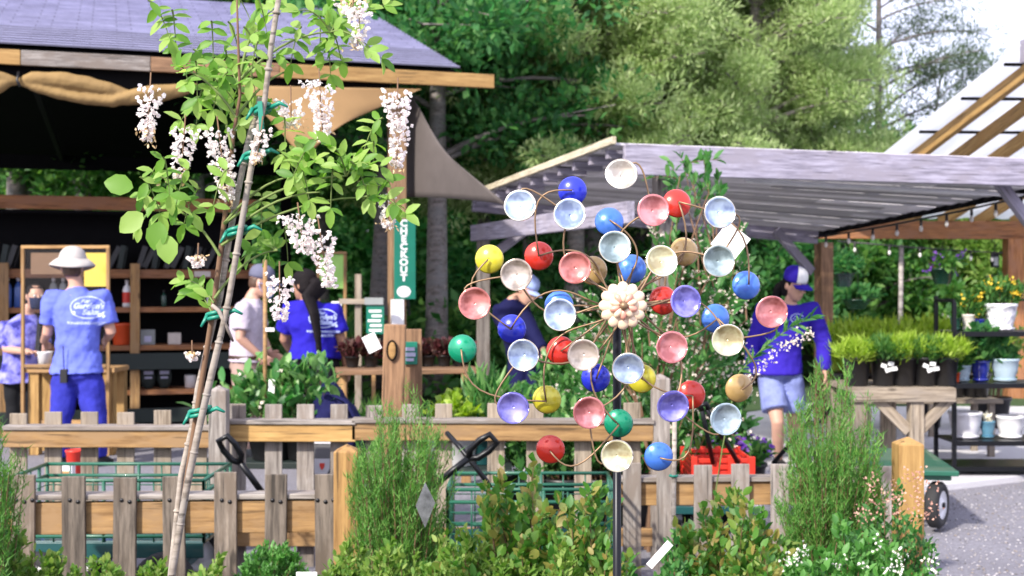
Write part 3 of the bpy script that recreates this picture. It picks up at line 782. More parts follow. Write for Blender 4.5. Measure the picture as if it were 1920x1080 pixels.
def mesh_cart(label, x0, x1, Y0, Y1, handle, zdeck=.30, mesh=True):
    t = thing('garden_cart', label, 'garden cart', ((x0 + x1) / 2, (Y0 + Y1) / 2, 0))
    b = MB(); b.box(((x0 + x1) / 2, (Y0 + Y1) / 2, zdeck), (x1 - x0, Y1 - Y0, .02))
    b.box(((x0 + x1) / 2, Y0, zdeck - .03), (x1 - x0, .02, .07)); b.box(((x0 + x1) / 2, Y1, zdeck - .03), (x1 - x0, .02, .07)); b.obj('tray', M['teal_metal'], t, bevel=.004)
    for (ya, yb, xa, xb) in ((Y0, Y0, x0, x1), (Y1, Y1, x0, x1), (Y0, Y1, x0, x0), (Y0, Y1, x1, x1)):
        b = MB()
        for z in (.03, .22, .275): b.tube([(xa, ya, zdeck + z), (xb, yb, zdeck + z)], .009, 6)
        L = max(abs(xb - xa), abs(yb - ya)); n = max(3, int(L / .10))
        for k in range(n + 1):
            f = k / n; x = lerp(xa, xb, f); y = lerp(ya, yb, f); b.tube([(x, y, zdeck), (x, y, zdeck + .275)], .004 if k % 4 else .009, 5)
        for z in (.08, .13, .175): b.tube([(xa, ya, zdeck + z), (xb, yb, zdeck + z)], .003, 4)
        b.obj('mesh_side', M['green_metal'], t)
    for x in (x0 + .16, x1 - .16):
        b = MB(); b.beam((x, Y0 - .03, .14), (x, Y1 + .03, .14), .03, .03); b.beam((x, (Y0 + Y1) / 2, .14), (x, (Y0 + Y1) / 2, zdeck), .04, .04); b.obj('axle', M['teal_metal'], t)
        for y in (Y0 - .05, Y1 + .05): wheel(t, (x, y, .135), .135, (0, 1, 0))
    if handle: loop_handle(t, (handle[0]), (handle[1]), .032, .015)
    return t
mesh_cart('green mesh-sided garden cart parked between the fences at the lower left', P(28, 0, 5.75).x, P(395, 0, 5.75).x, 5.62, 6.15, (P(500, 935, 5.85), P(418, 822, 5.75)))
# small things standing on the ground behind the back fence
c = Vector((P(140, 0, 9.5).x, 9.5, 0)); t = thing('bucket', 'small red bucket on the ground behind the back fence', 'bucket', c); b = MB()
b.lathe([(.045, .0), (.05, .01), (.062, .20), (.068, .205), (.068, .22), (.058, .22), (.04, .02)], 20, c=c); b.obj('body', M['red_plastic'], t)
b = MB(); b.tube([c + Vector((.064 * math.cos(a_), -.03, .20 - .05 * math.sin(a_))) for a_ in np.linspace(0, math.pi, 10)], .003, 5); b.obj('wire_handle', M['black_metal'], t)
c = Vector((P(124, 0, 9.2).x, 9.2, 0)); t = thing('carton', 'small white carton on the ground behind the green mesh-sided cart', 'carton', c); b = MB(); b.box(c + Vector((0, 0, .08)), (.11, .08, .16)); b.obj('body', M['white_plastic'], t, bevel=.004)
b = MB(); b.box(c + Vector((0, -.042, .08)), (.07, .003, .06)); b.obj('print', M['tan_wood'], t)
_c2 = mesh_cart('green mesh-sided garden cart half hidden behind the yellow-leaved shrub', P(842, 0, 5.75).x, P(1150, 0, 5.75).x, 5.62, 6.12, (P(812, 912, 5.6), P(925, 822, 5.55)), zdeck=.26)
b = MB(); b.tube([P(838, 812, 5.9), P(862, 838, 5.8), P(912, 902, 5.75), P(925, 925, 5.8)], .012, 8); b.obj('drawbar', M['black_metal'], _c2)
loose = [
    ('garden_cart', 'flat green garden cart with a black loop handle behind the right picket fence', 1265, 1415, 6.5, 7.1, (P(1410, 872, 6.6), P(1312, 770, 6.4))),
]
for (nm, lb, xa, xb, Y0, Y1, hd) in loose:
    t = thing(nm, lb, 'garden cart', (P(1340, 0, 6.8).x, 6.8, 0)); x0 = P(xa, 0, 6.5).x; x1 = P(xb, 0, 6.5).x
    b = MB(); b.box(((x0 + x1) / 2, (Y0 + Y1) / 2, .29), (x1 - x0, Y1 - Y0, .04)); b.obj('tray', M['teal_metal'], t, bevel=.004)
    for x in (x0 + .1, x1 - .1):
        for y in (Y0 - .02, Y1 + .02): wheel(t, (x, y, .12), .12, (0, 1, 0))
        b = MB(); b.beam((x, Y0, .12), (x, Y1, .12), .03, .03); b.beam((x, (Y0+Y1)/2, .12), (x, (Y0+Y1)/2, .28), .04, .04); b.obj('axle', M['black_metal'], t)
    b = MB()
    for dx in (0, 47): b.tube([P(1395 - 58 + dx, 868, 6.55), P(1316 + dx * .2, 768, 6.4)], .013, 8)
    b.tube([P(1316, 768, 6.4), P(1313, 760, 6.39), P(1324, 757, 6.39), P(1328, 766, 6.4)], .015, 8); b.obj('handle', M['black_metal'], t)
# red slatted crate riding on the flat cart
cr = thing('slatted_crate', 'red slatted plastic crate on the flat green cart', 'crate', (P(1350, 0, 6.75).x, 6.75, .315))
x0, x1 = P(1300, 0, 6.6).x, P(1408, 0, 6.6).x; b = MB()
for k in range(7):
    z = .335 + k * .033
    for y in (6.58, 6.98): b.box(((x0 + x1) / 2, y, z), (x1 - x0, .012, .022))
    for x in (x0, x1): b.box((x, 6.78, z), (.012, .41, .022))
for x in (x0, (x0 + x1) / 2 - .04, (x0 + x1) / 2 + .04, x1):
    for y in (6.565, 6.995): b.box((x, y, .435), (.03, .014, .24))
b.box(((x0 + x1) / 2, 6.78, .325), (x1 - x0, .4, .01)); b.obj('slats', M['red_plastic'], cr, bevel=.002)
# flatbed cart at the right
fc = thing('flatbed_cart', 'dark green flatbed garden cart with pale-rimmed wheels beside the right post', 'garden cart', (2.2, 7.7, 0))
cx = P(1700, 0, 7.75).x
T = Matrix.Rotation(R(-8), 3, 'Z')
b = MB(); cc = Vector((P(1690, 0, 7.8).x - .11, 7.9, .355)); b.box(cc, (.75, 1.05, .03), T); b.box(cc + Vector((0, 0, -.03)), (.68, .98, .03), T); b.obj('deck', M['green_metal'], fc, bevel=.006)
ax = T @ Vector((1, 0, 0))
for (fx, fy) in ((.27, -.42), (.27, .35), (-.27, -.42), (-.27, .35)):
    wheel(fc, cc + T @ Vector((fx, fy, -.33 + .135)), .135, ax + Vector((0, -.55, 0)) if fy < 0 else ax + Vector((0, -.4, 0)), .075)
for fy in (-.42, .35):
    b = MB(); b.beam(cc + T @ Vector((-.3, fy, -.19)), cc + T @ Vector((.3, fy, -.19)), .03, .03); b.beam(cc + T @ Vector((0, fy, -.19)), cc + T @ Vector((0, fy, -.06)), .05, .05); b.obj('axle', M['black_metal'], fc)
loop_handle(fc, P(1450, 868, 7.2), P(1545, 760, 7.0), .05)
b = MB(); b.tube([P(1450, 868, 7.2), cc + T @ Vector((-.1, -.5, -.1))], .012, 6); b.obj('drawbar', M['black_metal'], fc)

# grey A-frame board between the fences
af = thing('a_frame_sign', 'grey A-frame sign with a white border and a shield emblem behind the front fence', 'sign', (P(606, 0, 6.8).x, 6.8, 0))
M['tag_grey'] = mat('pale_print', (.55, .55, .6), .6); M['slate'] = mat('slate_grey_panel', (.13, .13, .145), .5)
b = MB(); c0 = P(606, 885, 6.8); Mx = Matrix.Rotation(R(-10), 3, 'X'); b.box(c0, (.20, .015, .30), Mx); b.obj('panel', M['slate'], af)
b = MB()
for dx, dz, ww, hh in ((-.105, 0, .014, .32), (.105, 0, .014, .32), (0, .155, .22, .014), (0, -.155, .22, .014)): b.box(c0 + Mx @ Vector((dx, -.004, dz)), (ww, .024, hh), Mx)
for dx in (-.1, .1): b.beam(c0 + Vector((dx, .02, -.15)), Vector((c0.x + dx, c0.y - .12, 0)), .02, .02); b.beam(c0 + Vector((dx, .01, .14)), Vector((c0.x + dx, c0.y + .25, 0)), .02, .02)
b.obj('border_frame', M['tag_grey'], af)
b = MB(); sh = [(-.045, .05), (.045, .05), (.045, 0), (.025, -.05), (0, -.08), (-.025, -.05), (-.045, 0)]
b.add([c0 + Mx @ Vector((x - .01, -.0105, z + .02)) for x, z in sh], [tuple(range(7))]); b.obj('shield_emblem', M['tag_grey'], af)
b = MB(); sh2 = [(x * .3 + .005, z * .28 + .012) for x, z in sh]
b.add([c0 + Mx @ Vector((x - .01, -.013, z + .02)) for x, z in sh2], [tuple(range(7))]); b.obj('shield_emblem', M['red_plastic'], af)

# ================================================================== WIND SPINNER
cols = {'white': (.75, .66, .55), 'cobalt': (.015, .03, .55), 'pale': (.38, .50, .82), 'blue': (.06, .20, .70), 'pink': (.70, .20, .20), 'red': (.62, .03, .015),
        'teal': (.34, .46, .46), 'yellow': (.66, .60, .04), 'cream': (.80, .68, .36), 'gold': (.50, .33, .12), 'rose': (.60, .16, .13), 'tan': (.50, .42, .34),
        'green': (.0, .26, .13), 'violet': (.20, .18, .70), 'silver': (.42, .55, .62)}
def enamel(name, c, front):
    m, nt, N, Lk, b = nodes('enamel_' + name)
    v = objvec(nt, (1, 1, 1))
    f = noise(nt, v, 24 if front else 14, 3, .6)
    lo = tuple(x * (.62 if front else .85) for x in c); hi = tuple(min(x * (1.2 if front else 1.1) + (.12 if front else 0), .9) for x in c)
    Lk.new(ramp(nt, f, [(.40, lo), (.60, hi)]), b.inputs['Base Color'])
    b.inputs['Metallic'].default_value = .6 if front else .25; b.inputs['Roughness'].default_value = .20 if front else .26
    b.inputs['Coat Weight'].default_value = .8; b.inputs['Coat Roughness'].default_value = .07
    return m
for k, c in cols.items(): M['F_' + k] = enamel(k + '_inside', c, True); M['B_' + k] = enamel(k + '_back', c, False)
M['bronze'] = mat('bronze_rod', (.27, .175, .10), .45, .5)
F = [(1165,326,'white',1),(975,385,'pale',1),(1068,401,'pale',1),(1225,394,'pink',1),(1350,398,'pale',1),(1153,463,'teal',1),(1241,489,'cream',1),(1348,489,'teal',1),
     (1447,585,'pink',1),(968,515,'tan',1),(1078,502,'rose',1),(890,569,'rose',1),(981,666,'pale',1),(1050,590,'pale',1),(1286,565,'violet',1),(1365,638,'cream',1),(1260,651,'pink',1),
     (1094,666,'tan',1),(1178,691,'pale',1),(962,765,'violet',1),(1105,774,'pink',1),(1262,762,'violet',1),(1361,786,'silver',1),(1157,855,'cream',1)]
Bk = [(1073,357,'cobalt'),(1143,413,'blue'),(1272,379,'red'),(1187,503,'blue'),(1286,470,'gold'),(1403,534,'blue'),(916,486,'yellow'),(1010,480,'red'),(1112,507,'gold'),(865,655,'green'),
      (958,617,'cobalt'),(1048,573,'blue'),(1247,563,'red'),(1345,597,'blue'),(1052,658,'red'),(1118,710,'cobalt'),(1204,711,'yellow'),(1024,752,'yellow'),(1160,796,'green'),(1298,742,'red'),
      (1390,730,'gold'),(1031,845,'red'),(1237,858,'blue')]
YS = 2.45; HC = P(1168, 573, YS)
ws = thing('wind_spinner', 'tall wind spinner with two wheels of colourful enamel cups round a cream flower', 'wind spinner', (HC.x, YS + .05, 0))
px2m = YS / FPX
def cup(px, py, cname, front):
    Y = YS if front else YS + .085
    c = P(px, py, Y); rad = (29.5 * px2m) if front else (27.5 * Y / FPX)
    rng = random.Random(px * 7 + py)
    rel = (c - HC); tilt = Vector((rel.x, 0, rel.z)).normalized() * rng.uniform(.05, .32) + Vector((rng.uniform(-.12, .12), 0, rng.uniform(-.12, .12)))
    n = (Vector((0, -1, 0)) + (tilt * .8 if front else tilt * .6)).normalized()
    Mx = n.to_track_quat('Z', 'Y').to_matrix()
    h = rad * (.40 if front else .42); b = MB(); Rs = (rad * rad + h * h) / (2 * h); n_ = 9; prof = []
    for i in range(n_ + 1):
        a = math.asin(rad / Rs) * i / n_
        z = Rs - Rs * math.cos(a)
        prof.append((max(Rs * math.sin(a), 1e-4), z - h if front else -z + .0))
    b.lathe(prof, 28, Mx, c, cap=False)
    o = b.obj('cup', M[('F_' if front else 'B_') + cname], ws)
    md = o.modifiers.new('thick', 'SOLIDIFY'); md.thickness = .0016; md.offset = -1 if front else 1
    if front:
        b = MB(); k = 28; b.tube([c + Mx @ Vector((rad * math.cos(2 * math.pi * i / k), rad * math.sin(2 * math.pi * i / k), 0)) for i in range(k + 1)], .0013, 5)
        b.obj('rim', M['F_white'] if cname in ('white', 'pale', 'cream', 'teal') else M['F_' + cname], o)
    return c, n
front_c = [(cup(x, y, c, True), (x, y)) for x, y, c, _ in F]
back_c = [(cup(x, y, c, False), (x, y)) for x, y, c in Bk]
def polar(x, y): return math.hypot(x - 1168, y - 573), math.atan2(y - 573, x - 1168)
def pt(r, a, Y): return P(1168 + r * math.cos(a), 573 + r * math.sin(a), Y)
def rods(cups, Y, sense, r0=30):
    tiers = {0: [], 1: [], 2: []}
    for (c, n), (x, y) in cups:
        r, a = polar(x, y); tiers[0 if r < 160 else (1 if r < 232 else 2)].append((r, a, c, n))
    for tier, L in tiers.items():
        if tier == 2: continue
        for (r, a, c, n) in L:
            b = MB(); bow = (.0, .42, .75)[tier] * sense; pts = []
            k = 14
            for i in range(k + 1):
                f = i / k; rr = lerp(r0, r, f); aa = a - bow * math.sin(math.pi * f) * (1 - .35 * f) - bow * .45 * (1 - f)
                p = pt(rr, aa, Y + .022 * math.sin(math.pi * f) * (1 if sense > 0 else .3))
                pts.append(p)
            pts[-1] = Vector(c) - Vector(n) * (.0126 if sense > 0 else -.002)
            b.tube(pts, [.0020] * k + [.0016], 6); b.obj('rod', M['bronze'], ws)
    # short curled tie rods between neighbouring cups of the outer two tiers
    for (r, a, c, n) in tiers[2]:
        best = min(tiers[1], key=lambda t_: abs(((t_[1] - a - sense * .35 + math.pi) % (2 * math.pi)) - math.pi))
        bk_ = Vector((0, .017 if sense > 0 else -.002, 0)); p0, p1 = Vector(c) + bk_, Vector(best[2]) + bk_; md = (p0 + p1) / 2; out = Vector((md.x - HC.x, 0, md.z - HC.z)).normalized()
        pts = [p0.lerp(p1, f) + out * .055 * math.sin(math.pi * f) + Vector((0, .014 if sense > 0 else -.004, 0)) for f in np.linspace(0, 1, 11)]
        b = MB(); b.tube(pts, .0019, 6); b.obj('rod', M['bronze'], ws)
rods(front_c, YS + .012, 1); rods(back_c, YS + .075, -1)
# hub flower: two rows of petals
M['petal_cream'] = mat('cream_enamel', (.78, .60, .42), .35, .15, var=.15, scale=20, coat=.3)
M['petal_pink'] = mat('pink_enamel', (.70, .33, .24), .35, .15, var=.15, scale=20, coat=.3)
for row, (n, rr, L, W_, z, m_) in enumerate(((12, .030, .017, .0125, 0, 'petal_cream'), (10, .016, .012, .007, -.011, 'petal_pink'))):
    for k in range(n):
        a = 2 * math.pi * (k + .5 * row) / n; d = Vector((math.cos(a), 0, math.sin(a)))
        Mx = Matrix((d, Vector((0, 1, 0)), d.cross(Vector((0, 1, 0))))).transposed()
        b = MB(); b.ell(HC + d * rr + Vector((0, z, 0)), (L, .008, W_), Mx, 12, 8); b.obj('petal', M[m_ if (row == 0 or k % 2) else 'petal_cream'], ws)
b = MB(); b.lathe([(.034, 0), (.03, .008), (.012, .016), (.006, .018)], 24, Vector((0, -1, 0)).to_track_quat('Z', 'Y').to_matrix(), HC + Vector((0, .002, 0))); b.obj('hub', M['petal_cream'], ws)
b = MB(); b.lathe([(.008, 0), (.008, .006), (.005, .010), (.001, .011)], 16, Vector((0, -1, 0)).to_track_quat('Z', 'Y').to_matrix(), HC + Vector((0, -.016, 0))); b.obj('hub_button', M['bronze'], ws)
b = MB(); b.tube([HC + Vector((0, .0, 0)), HC + Vector((-.004, .14, -.0))], .009, 10); b.obj('axle', M['black_metal'], ws)
pp = P(1157, 620, YS + .13)
b = MB(); b.tube([(pp.x, pp.y, -.05), (pp.x, pp.y, HC.z - .03)], .0085, 12); b.tube([(pp.x, pp.y, HC.z - .03), (pp.x + .004, pp.y, HC.z + .012)], .007, 12)
for z in (.35, .75): b.lathe([(.012, -.02), (.012, .02)], 12, c=(pp.x, pp.y, z))
b.obj('pole', M['pole_black'] if 'pole_black' in M else M['black_metal'], ws)
# ================================================================== FLOWERING VINE
M['wis_leaf'] = leafmat('vine_leaves', [(.09, .23, .03), (.18, .36, .05), (.29, .46, .10), (.36, .50, .13)], .5, .5)
M['flower'] = leafmat('pale_pink_blossom', [(.82, .75, .72), (.87, .83, .81), (.77, .73, .76)], .4, .6)
M['bud'] = leafmat('tan_buds', [(.55, .38, .18), (.66, .50, .32)], .2, .6)
M['green_tie'] = mat('green_tie_tape', (.01, .22, .15), .4)
M['stake'] = wood('bamboo_grey_stake', (.21, .175, .14), (.38, .33, .28), (.29, .26, .23), knots=False)
YW = 3.25
base = P(322, 1080, YW); 
wv = thing('flowering_vine', 'young flowering vine with drooping pale pink blossom clusters tied to two stakes', 'vine', (P(300, 0, YW).x, YW, 0))
gW = np.random.default_rng(77)
def wp(px, py, dy=0.0): return P(px, py, YW + dy)
gz = lambda px, py: 0
b = MB(); a = wp(322, 1082, .05); a0 = Vector((a.x - .10, YW + .05, 0))
b.tube([a0, wp(330, 1040, .03), wp(365, 800, .03), wp(398, 590, .02), wp(414, 470, .03), wp(427, 360, .02), wp(438, 250, .02), wp(450, 180), wp(446, 60, -.02), wp(443, -40, -.02)],
       [.008, .008, .0075, .007, .007, .006, .005, .004, .003, .002], 8)
trunk = b.obj('stem', M['twig'], wv)
sprays = [(330,90),(318,72),(400,110),(372,118),(430,160),(370,185),(352,150),(340,225),(368,235),(330,235),(400,205),(470,150),(450,110),(485,120),(520,100),(560,60),(545,120),(600,30),(640,45),(690,95),(715,110),(655,100),(640,115),
          (600,95),(620,140),(500,205),(452,232),(420,240),(470,40),(500,60),(590,300),(550,330),(535,290),(520,315),(620,275),(612,320),(680,290),(700,335),(690,310),(640,345),(580,375),(560,350),(270,365),(300,400),(262,425),(285,410),(330,385),
          (318,365),(360,400),(345,420),(400,385),(440,330),(470,468),(500,480),(540,492),(450,490),(620,390),(650,365),(690,372),(530,15),(560,20),(680,15),(720,10),(640,0),(355,548),(342,528),(490,430),(740,380),(760,400),(600,250),(570,270),(420,130),(440,190),(480,180),(395,160),(345,195)]
br = MB(); leaf_parts = []
stem_line = [(365,800),(398,590),(414,470),(427,360),(438,250),(450,180),(446,60),(443,-40)]
def stem_at(py):
    for (xa, ya), (xb, yb) in zip(stem_line, stem_line[1:]):
        if yb <= py <= ya: return xa + (xb - xa) * (ya - py) / (ya - yb)
    return 443 if py < 0 else 400
hubs = [(560, 130), (620, 60), (330, 130), (560, 330), (650, 330), (310, 390), (520, 470), (600, 360), (680, 370), (400, 190), (480, 60)]
hub_p = []
for hx, hy in hubs:
    sy = min(hy + 90, 560); sx = stem_at(sy); dy = gW.uniform(-.08, .14)
    q = arc(wp(sx, sy, .01), wp(hx, hy, dy), (0, 0, .03), 8); br.tube([Vector(p) for p in q], [.0042 - .0003 * i for i in range(8)], 6, cap=False); hub_p.append((hx, hy, dy))
for si_, (x, y) in enumerate(sprays):
    if si_ % 6 == 3: continue
    hx, hy, hd = min(hub_p + [(stem_at(y + 40), y + 40, .01)], key=lambda t_: (t_[0] - x) ** 2 + 1.2 * (t_[1] + 15 - y) ** 2)
    dy = hd + gW.uniform(-.10, .10)
    p0 = np.array(wp(hx, hy, hd)); p1 = np.array(wp(x, y, dy)); d = p1 - p0; Ld = np.linalg.norm(d)
    if Ld < .10: p0 = p1 - np.array([d[0] * .3 + gW.normal() * .04, .03, -.09]); 
    q = arc(p0, p1, (0, 0, .02), 7); br.tube([Vector(p) for p in q], [.0028, .0026, .0022, .002, .0017, .0015, .001], 5, cap=False)
    L = np.linalg.norm(q[-1] - q[0]); npair = int(gW.integers(3, 6)); f0 = max(.12, 1 - .17 / max(L, .01))
    ts = np.linspace(f0, 1.0, npair); pos, tg = along(q, ts)
    side = nrm(np.cross(tg, np.tile(np.array([[0.15, -1.0, .35]]), (npair, 1))))
    for sgn in (1, -1):
        D = tg * .8 + side * sgn * .85 + np.array([0, -.1, .42]) + gW.normal(size=(npair, 3)) * .18
        N = np.tile(np.array([[0.0, -.75, .6]]), (npair, 1)) + gW.normal(size=(npair, 3)) * .3
        k = gW.uniform(.75, 1.15, npair); leaf_parts.append(leaf_arrays(pos, D, N, .047 * k, .023 * k, 'oval'))
    leaf_parts.append(leaf_arrays(pos[-1:], tg[-1:] + np.array([[0, 0, .1]]), np.array([[0, -.8, .6]]), .054, .026, 'oval'))
# the few big heart-shaped leaves at the left
for (x, y, dx, dz) in ((268, 400, -.6, -.5), (300, 415, -.2, -1), (312, 440, .1, -1), (250, 352, -1, .2)):
    leaf_parts.append(leaf_arrays(np.array([wp(x, y, -.02)]), np.array([[dx, -.1, dz]]), np.array([[.1, -1, .2]]), .075, .058, 'oval'))
br.obj('branches', M['green_twig'], wv)
tri_obj('leaves', leaf_parts, M['wis_leaf'], wv)
racemes = [(283,158,262,46,.35,.6),(348,238,335,46,.1,.2),(407,240,372,58,.1,.1),(493,240,300,34,.2,.5),(558,402,470,74,0,0),(596,430,535,52,0,0),(524,512,600,48,0,0),(598,150,238,60,.1,.1),(545,182,236,60,.3,.3),(746,168,240,62,0,0),(752,230,312,40,0,.1),(676,20,90,38,.1,.1),
           (725,362,424,34,.1,.3),(660,0,30,60,.5,.4),(604,230,262,30,.3,.2),(360,660,672,20,.5,.7),(372,478,500,34,.6,.6)]
for i, (x, y0, y1, wd, budf, b2) in enumerate(racemes):
    L = (y1 - y0); n = int(L * wd / 40) + 12; f = gW.uniform(0, 1, n) ** .85
    wid = wd * .55 * (1 - .70 * f) * np.sqrt(gW.uniform(0.02, 1, n)); a = gW.uniform(0, 2 * math.pi, n); dy = gW.uniform(-.06, .02)
    sc = YW / FPX; c0 = np.array(wp(x, y0, dy))
    lean = (gW.normal() * .12)
    Pn = np.stack([c0[0] + (wid * np.cos(a) + lean * f * L) * sc, c0[1] + wid * np.sin(a) * sc, c0[2] - f * L * sc], 1)
    D = nrm(np.stack([np.cos(a), np.sin(a), -.55 + gW.normal(size=n) * .4], 1)); parts = []
    for k in range(3):
        N = nrm(rdir(gW, n)); s_ = gW.uniform(.8, 1.25, n)
        parts.append(leaf_arrays(Pn, nrm(D + rdir(gW, n) * .55), N, .0098 * s_, .0085 * s_, 'petal'))
    o = tri_obj('blossom_cluster', parts, M['flower'], wv)
    mb = MB(); mb.tube([Vector(c0) + Vector((0, 0, .03)), Vector(c0) + Vector((lean * L * .5 * sc, 0, -L * .5 * sc)), Vector(c0) + Vector((lean * L * sc, 0, -L * sc))], [.002, .0016, .001], 5); mb.obj('stalk', M['twig'], o)
    if b2 > 0:
        nb = int(24 * b2) + 16; tb = gW.uniform(.75, 1.1, nb) if budf < .4 else gW.uniform(-.1, .35, nb)
        Pb = np.stack([c0[0] + (gW.normal(size=nb) * wd * .22 + lean * tb * L) * sc, c0[1] + gW.normal(size=nb) * wd * .2 * sc, c0[2] - tb * L * sc], 1)
        tri_obj('buds', [leaf_arrays(Pb, nrm(rdir(gW, nb) + np.array([0, 0, -.8])), rdir(gW, nb), .012, .006, 'oval')], M['bud'], o)
for (x, y, s_) in ((375, 772, 1), (408, 590, 1), (444, 434, .9), (476, 292, .9), (492, 205, .7)):
    b = MB(); q = wp(x, y, .015); n = 14
    for dz in (-.006, .006): b.tube([q + Vector((.026 * s_ * math.cos(2 * math.pi * k / n), .03 * math.sin(2 * math.pi * k / n), dz + .006 * math.cos(2 * math.pi * k / n))) for k in range(n + 1)], .0055, 6)
    b.tube([q + Vector((.02, -.02, 0)), q + Vector((.05, -.03, .012)), q + Vector((.07, -.03, .002))], [.006, .006, .003], 6)
    b.tube([q + Vector((-.02, -.02, 0)), q + Vector((-.035, -.03, -.03))], [.006, .003], 6); b.obj('tie', M['green_tie'], wv)
b = MB(); b.beam(wp(487, 190, -.03), wp(491, 245, -.03), .012, .003); b.obj('tie_tail', M['green_tie'], wv)
for (pts, lb) in (([(322, 1060), (340, 890), (362, 795), (371, 728), (401, 600), (412, 560), (431, 440), (446, 360), (464, 272), (488, 182)], 'left grey stake leaning behind the flowering vine'),
                  ([(323, 1075), (349, 921), (374, 800), (397, 700), (420, 603), (429, 560), (453, 420), (475, 290), (496, 190), (508, 90), (525, -20)], 'taller pale stake crossing over the flowering vine')):
    q = [wp(x, y, .045 if 'left' in lb else -.02) for x, y in pts]; q0 = q[0] + (q[0] - q[1]) * (q[0].z / max((q[1].z - q[0].z), .01)); q0.z = -.03
    rr = [.0078] * (len(q) + 1) if 'left' in lb else [.0090] * 5 + [.0078] * 4 + [.007] * 4
    b = MB(); b.tube([q0] + q, rr[:len(q) + 1], 10)
    for k in range(1, len(q)): b.lathe([(.0085, -.004), (.0112, 0), (.0085, .004)], 10, (q[k] - q[k - 1]).to_track_quat('Z', 'Y').to_matrix(), q[k].lerp(q[k - 1], .4))
    tag(b.obj('wooden_stake', M['stake']), lb, 'stake')
b = MB(); b.tube([wp(397, 572, -.03), wp(410, 582, -.03), wp(424, 612, -.02), wp(437, 640, 0)], [.005, .0055, .005, .003], 7); b.obj('cut_branch', M['stake'], wv)

# ================================================================== SHRUBS
def shrub(name, label, cat, px, Y, pxw, pytop, n, per, leaf, m_leaf, tmpl='diamond', seed=1, group=None, droop=.0, jit=.7, up=.3, base_w=.25, z0=0.0, stem='twig', f0=.25, depth=1.0, parent=None, topvar=.3, stemr=.004, cx=None):
    """stems fan out of one base and carry leaves along their upper lengths"""
    g = np.random.default_rng(seed); c = P(px, pytop, Y); hw = pxw * Y / FPX / 2; h = c.z - z0
    t = parent or thing(name, label, cat, (c.x, Y, z0), group)
    st = MB(); parts = []; Pn = []; Tn = []
    for i in range(n):
        a = g.uniform(0, 2 * math.pi); r = math.sqrt(g.uniform(0, 1))
        hh = h * (1 - topvar * g.uniform(0, 1)) * (1 - .28 * r * r)
        b0 = np.array([c.x + hw * base_w * r * math.cos(a), Y + hw * base_w * r * math.sin(a), z0])
        b1 = np.array([c.x + hw * r * math.cos(a) + g.normal() * hw * .06, Y + hw * depth * r * math.sin(a), z0 + hh * (1 - droop * r)])
        q = arc(b0, b1, (g.normal() * hw * .06, g.normal() * hw * .06, hh * .10 * (1 + droop * 3)), 8)
        st.tube([Vector(p) for p in q], [stemr * (1 - .8 * k / 7) for k in range(8)], 4, cap=False)
        p, tg = along(q, np.clip(g.uniform(f0, 1.02, per), 0, 1)); Pn.append(p + g.normal(size=p.shape) * leaf[0] * .3); Tn.append(tg)
    st.obj('stems', M[stem], t)
    Pn = np.concatenate(Pn); Tn = np.concatenate(Tn)
    tri_obj('foliage', [leaves_on(g, Pn, Tn, leaf[0], leaf[1], tmpl, jit, up)], M[m_leaf], t)
    return t
def blossoms(t, px, Y, pxw, py0, py1, n, s_, m_, seed, per=6, name='blossoms', cluster=.02, depth=.5):
    g = np.random.default_rng(seed); hw = pxw * Y / FPX / 2
    c = np.stack([g.uniform(-1, 1, n) * hw + P(px, 0, Y).x, Y + g.uniform(-1, .3, n) * hw * depth, g.uniform(P(0, py1, Y).z, P(0, py0, Y).z, n)], 1)
    Pn = np.repeat(c, per, 0) + g.normal(size=(n * per, 3)) * cluster; d = rdir(g, n * per)
    tri_obj(name, [leaf_arrays(Pn, d, rdir(g, n * per), s_, s_ * .9, 'petal')], M[m_], t)
M['feather'] = leafmat('feathery_green', [(.06, .19, .035), (.11, .28, .05), (.20, .37, .08)], .4, .6)
M['box_leaf'] = leafmat('boxwood_leaves', [(.05, .17, .03), (.09, .26, .05), (.14, .33, .08)], .35, .5)
M['ylw_leaf'] = leafmat('lime_ground_leaves', [(.08, .20, .025), (.15, .28, .04), (.27, .36, .09), (.10, .23, .035)], .4, .65)
M['rust_leaf'] = leafmat('mixed_rusty_leaves', [(.06, .19, .03), (.11, .25, .04), (.19, .29, .055), (.34, .26, .08), (.09, .24, .04), (.05, .17, .03), (.15, .30, .05)], .4, .5)
M['camellia'] = leafmat('glossy_leaves', [(.02, .10, .02), (.05, .21, .04), (.24, .42, .14), (.03, .14, .03)], .35, .4)
M['lime'] = leafmat('lime_foliage', [(.22, .36, .03), (.33, .48, .05), (.42, .55, .10)], .4, .5)
M['sprig_leaf'] = leafmat('small_dark_leaves', [(.03, .13, .03), (.06, .20, .045), (.12, .28, .07)], .4, .5)
M['cream_fl'] = leafmat('cream_blossom', [(.72, .62, .52), (.82, .74, .66)], .3, .6)
M['white_fl'] = leafmat('white_blossom', [(.80, .78, .66), (.85, .84, .76)], .3, .6)
M['pink_fl'] = leafmat('dusty_pink_blossom', [(.55, .28, .22), (.66, .40, .32)], .3, .6)
M['purple_fl'] = leafmat('purple_blossom', [(.18, .06, .45), (.30, .12, .60)], .3, .6)
M['yellow_fl'] = leafmat('yellow_blossom', [(.75, .50, .03), (.85, .65, .08)], .3, .6)
M['orange_fl'] = leafmat('orange_blossom', [(.75, .30, .03), (.85, .50, .12)], .3, .6)
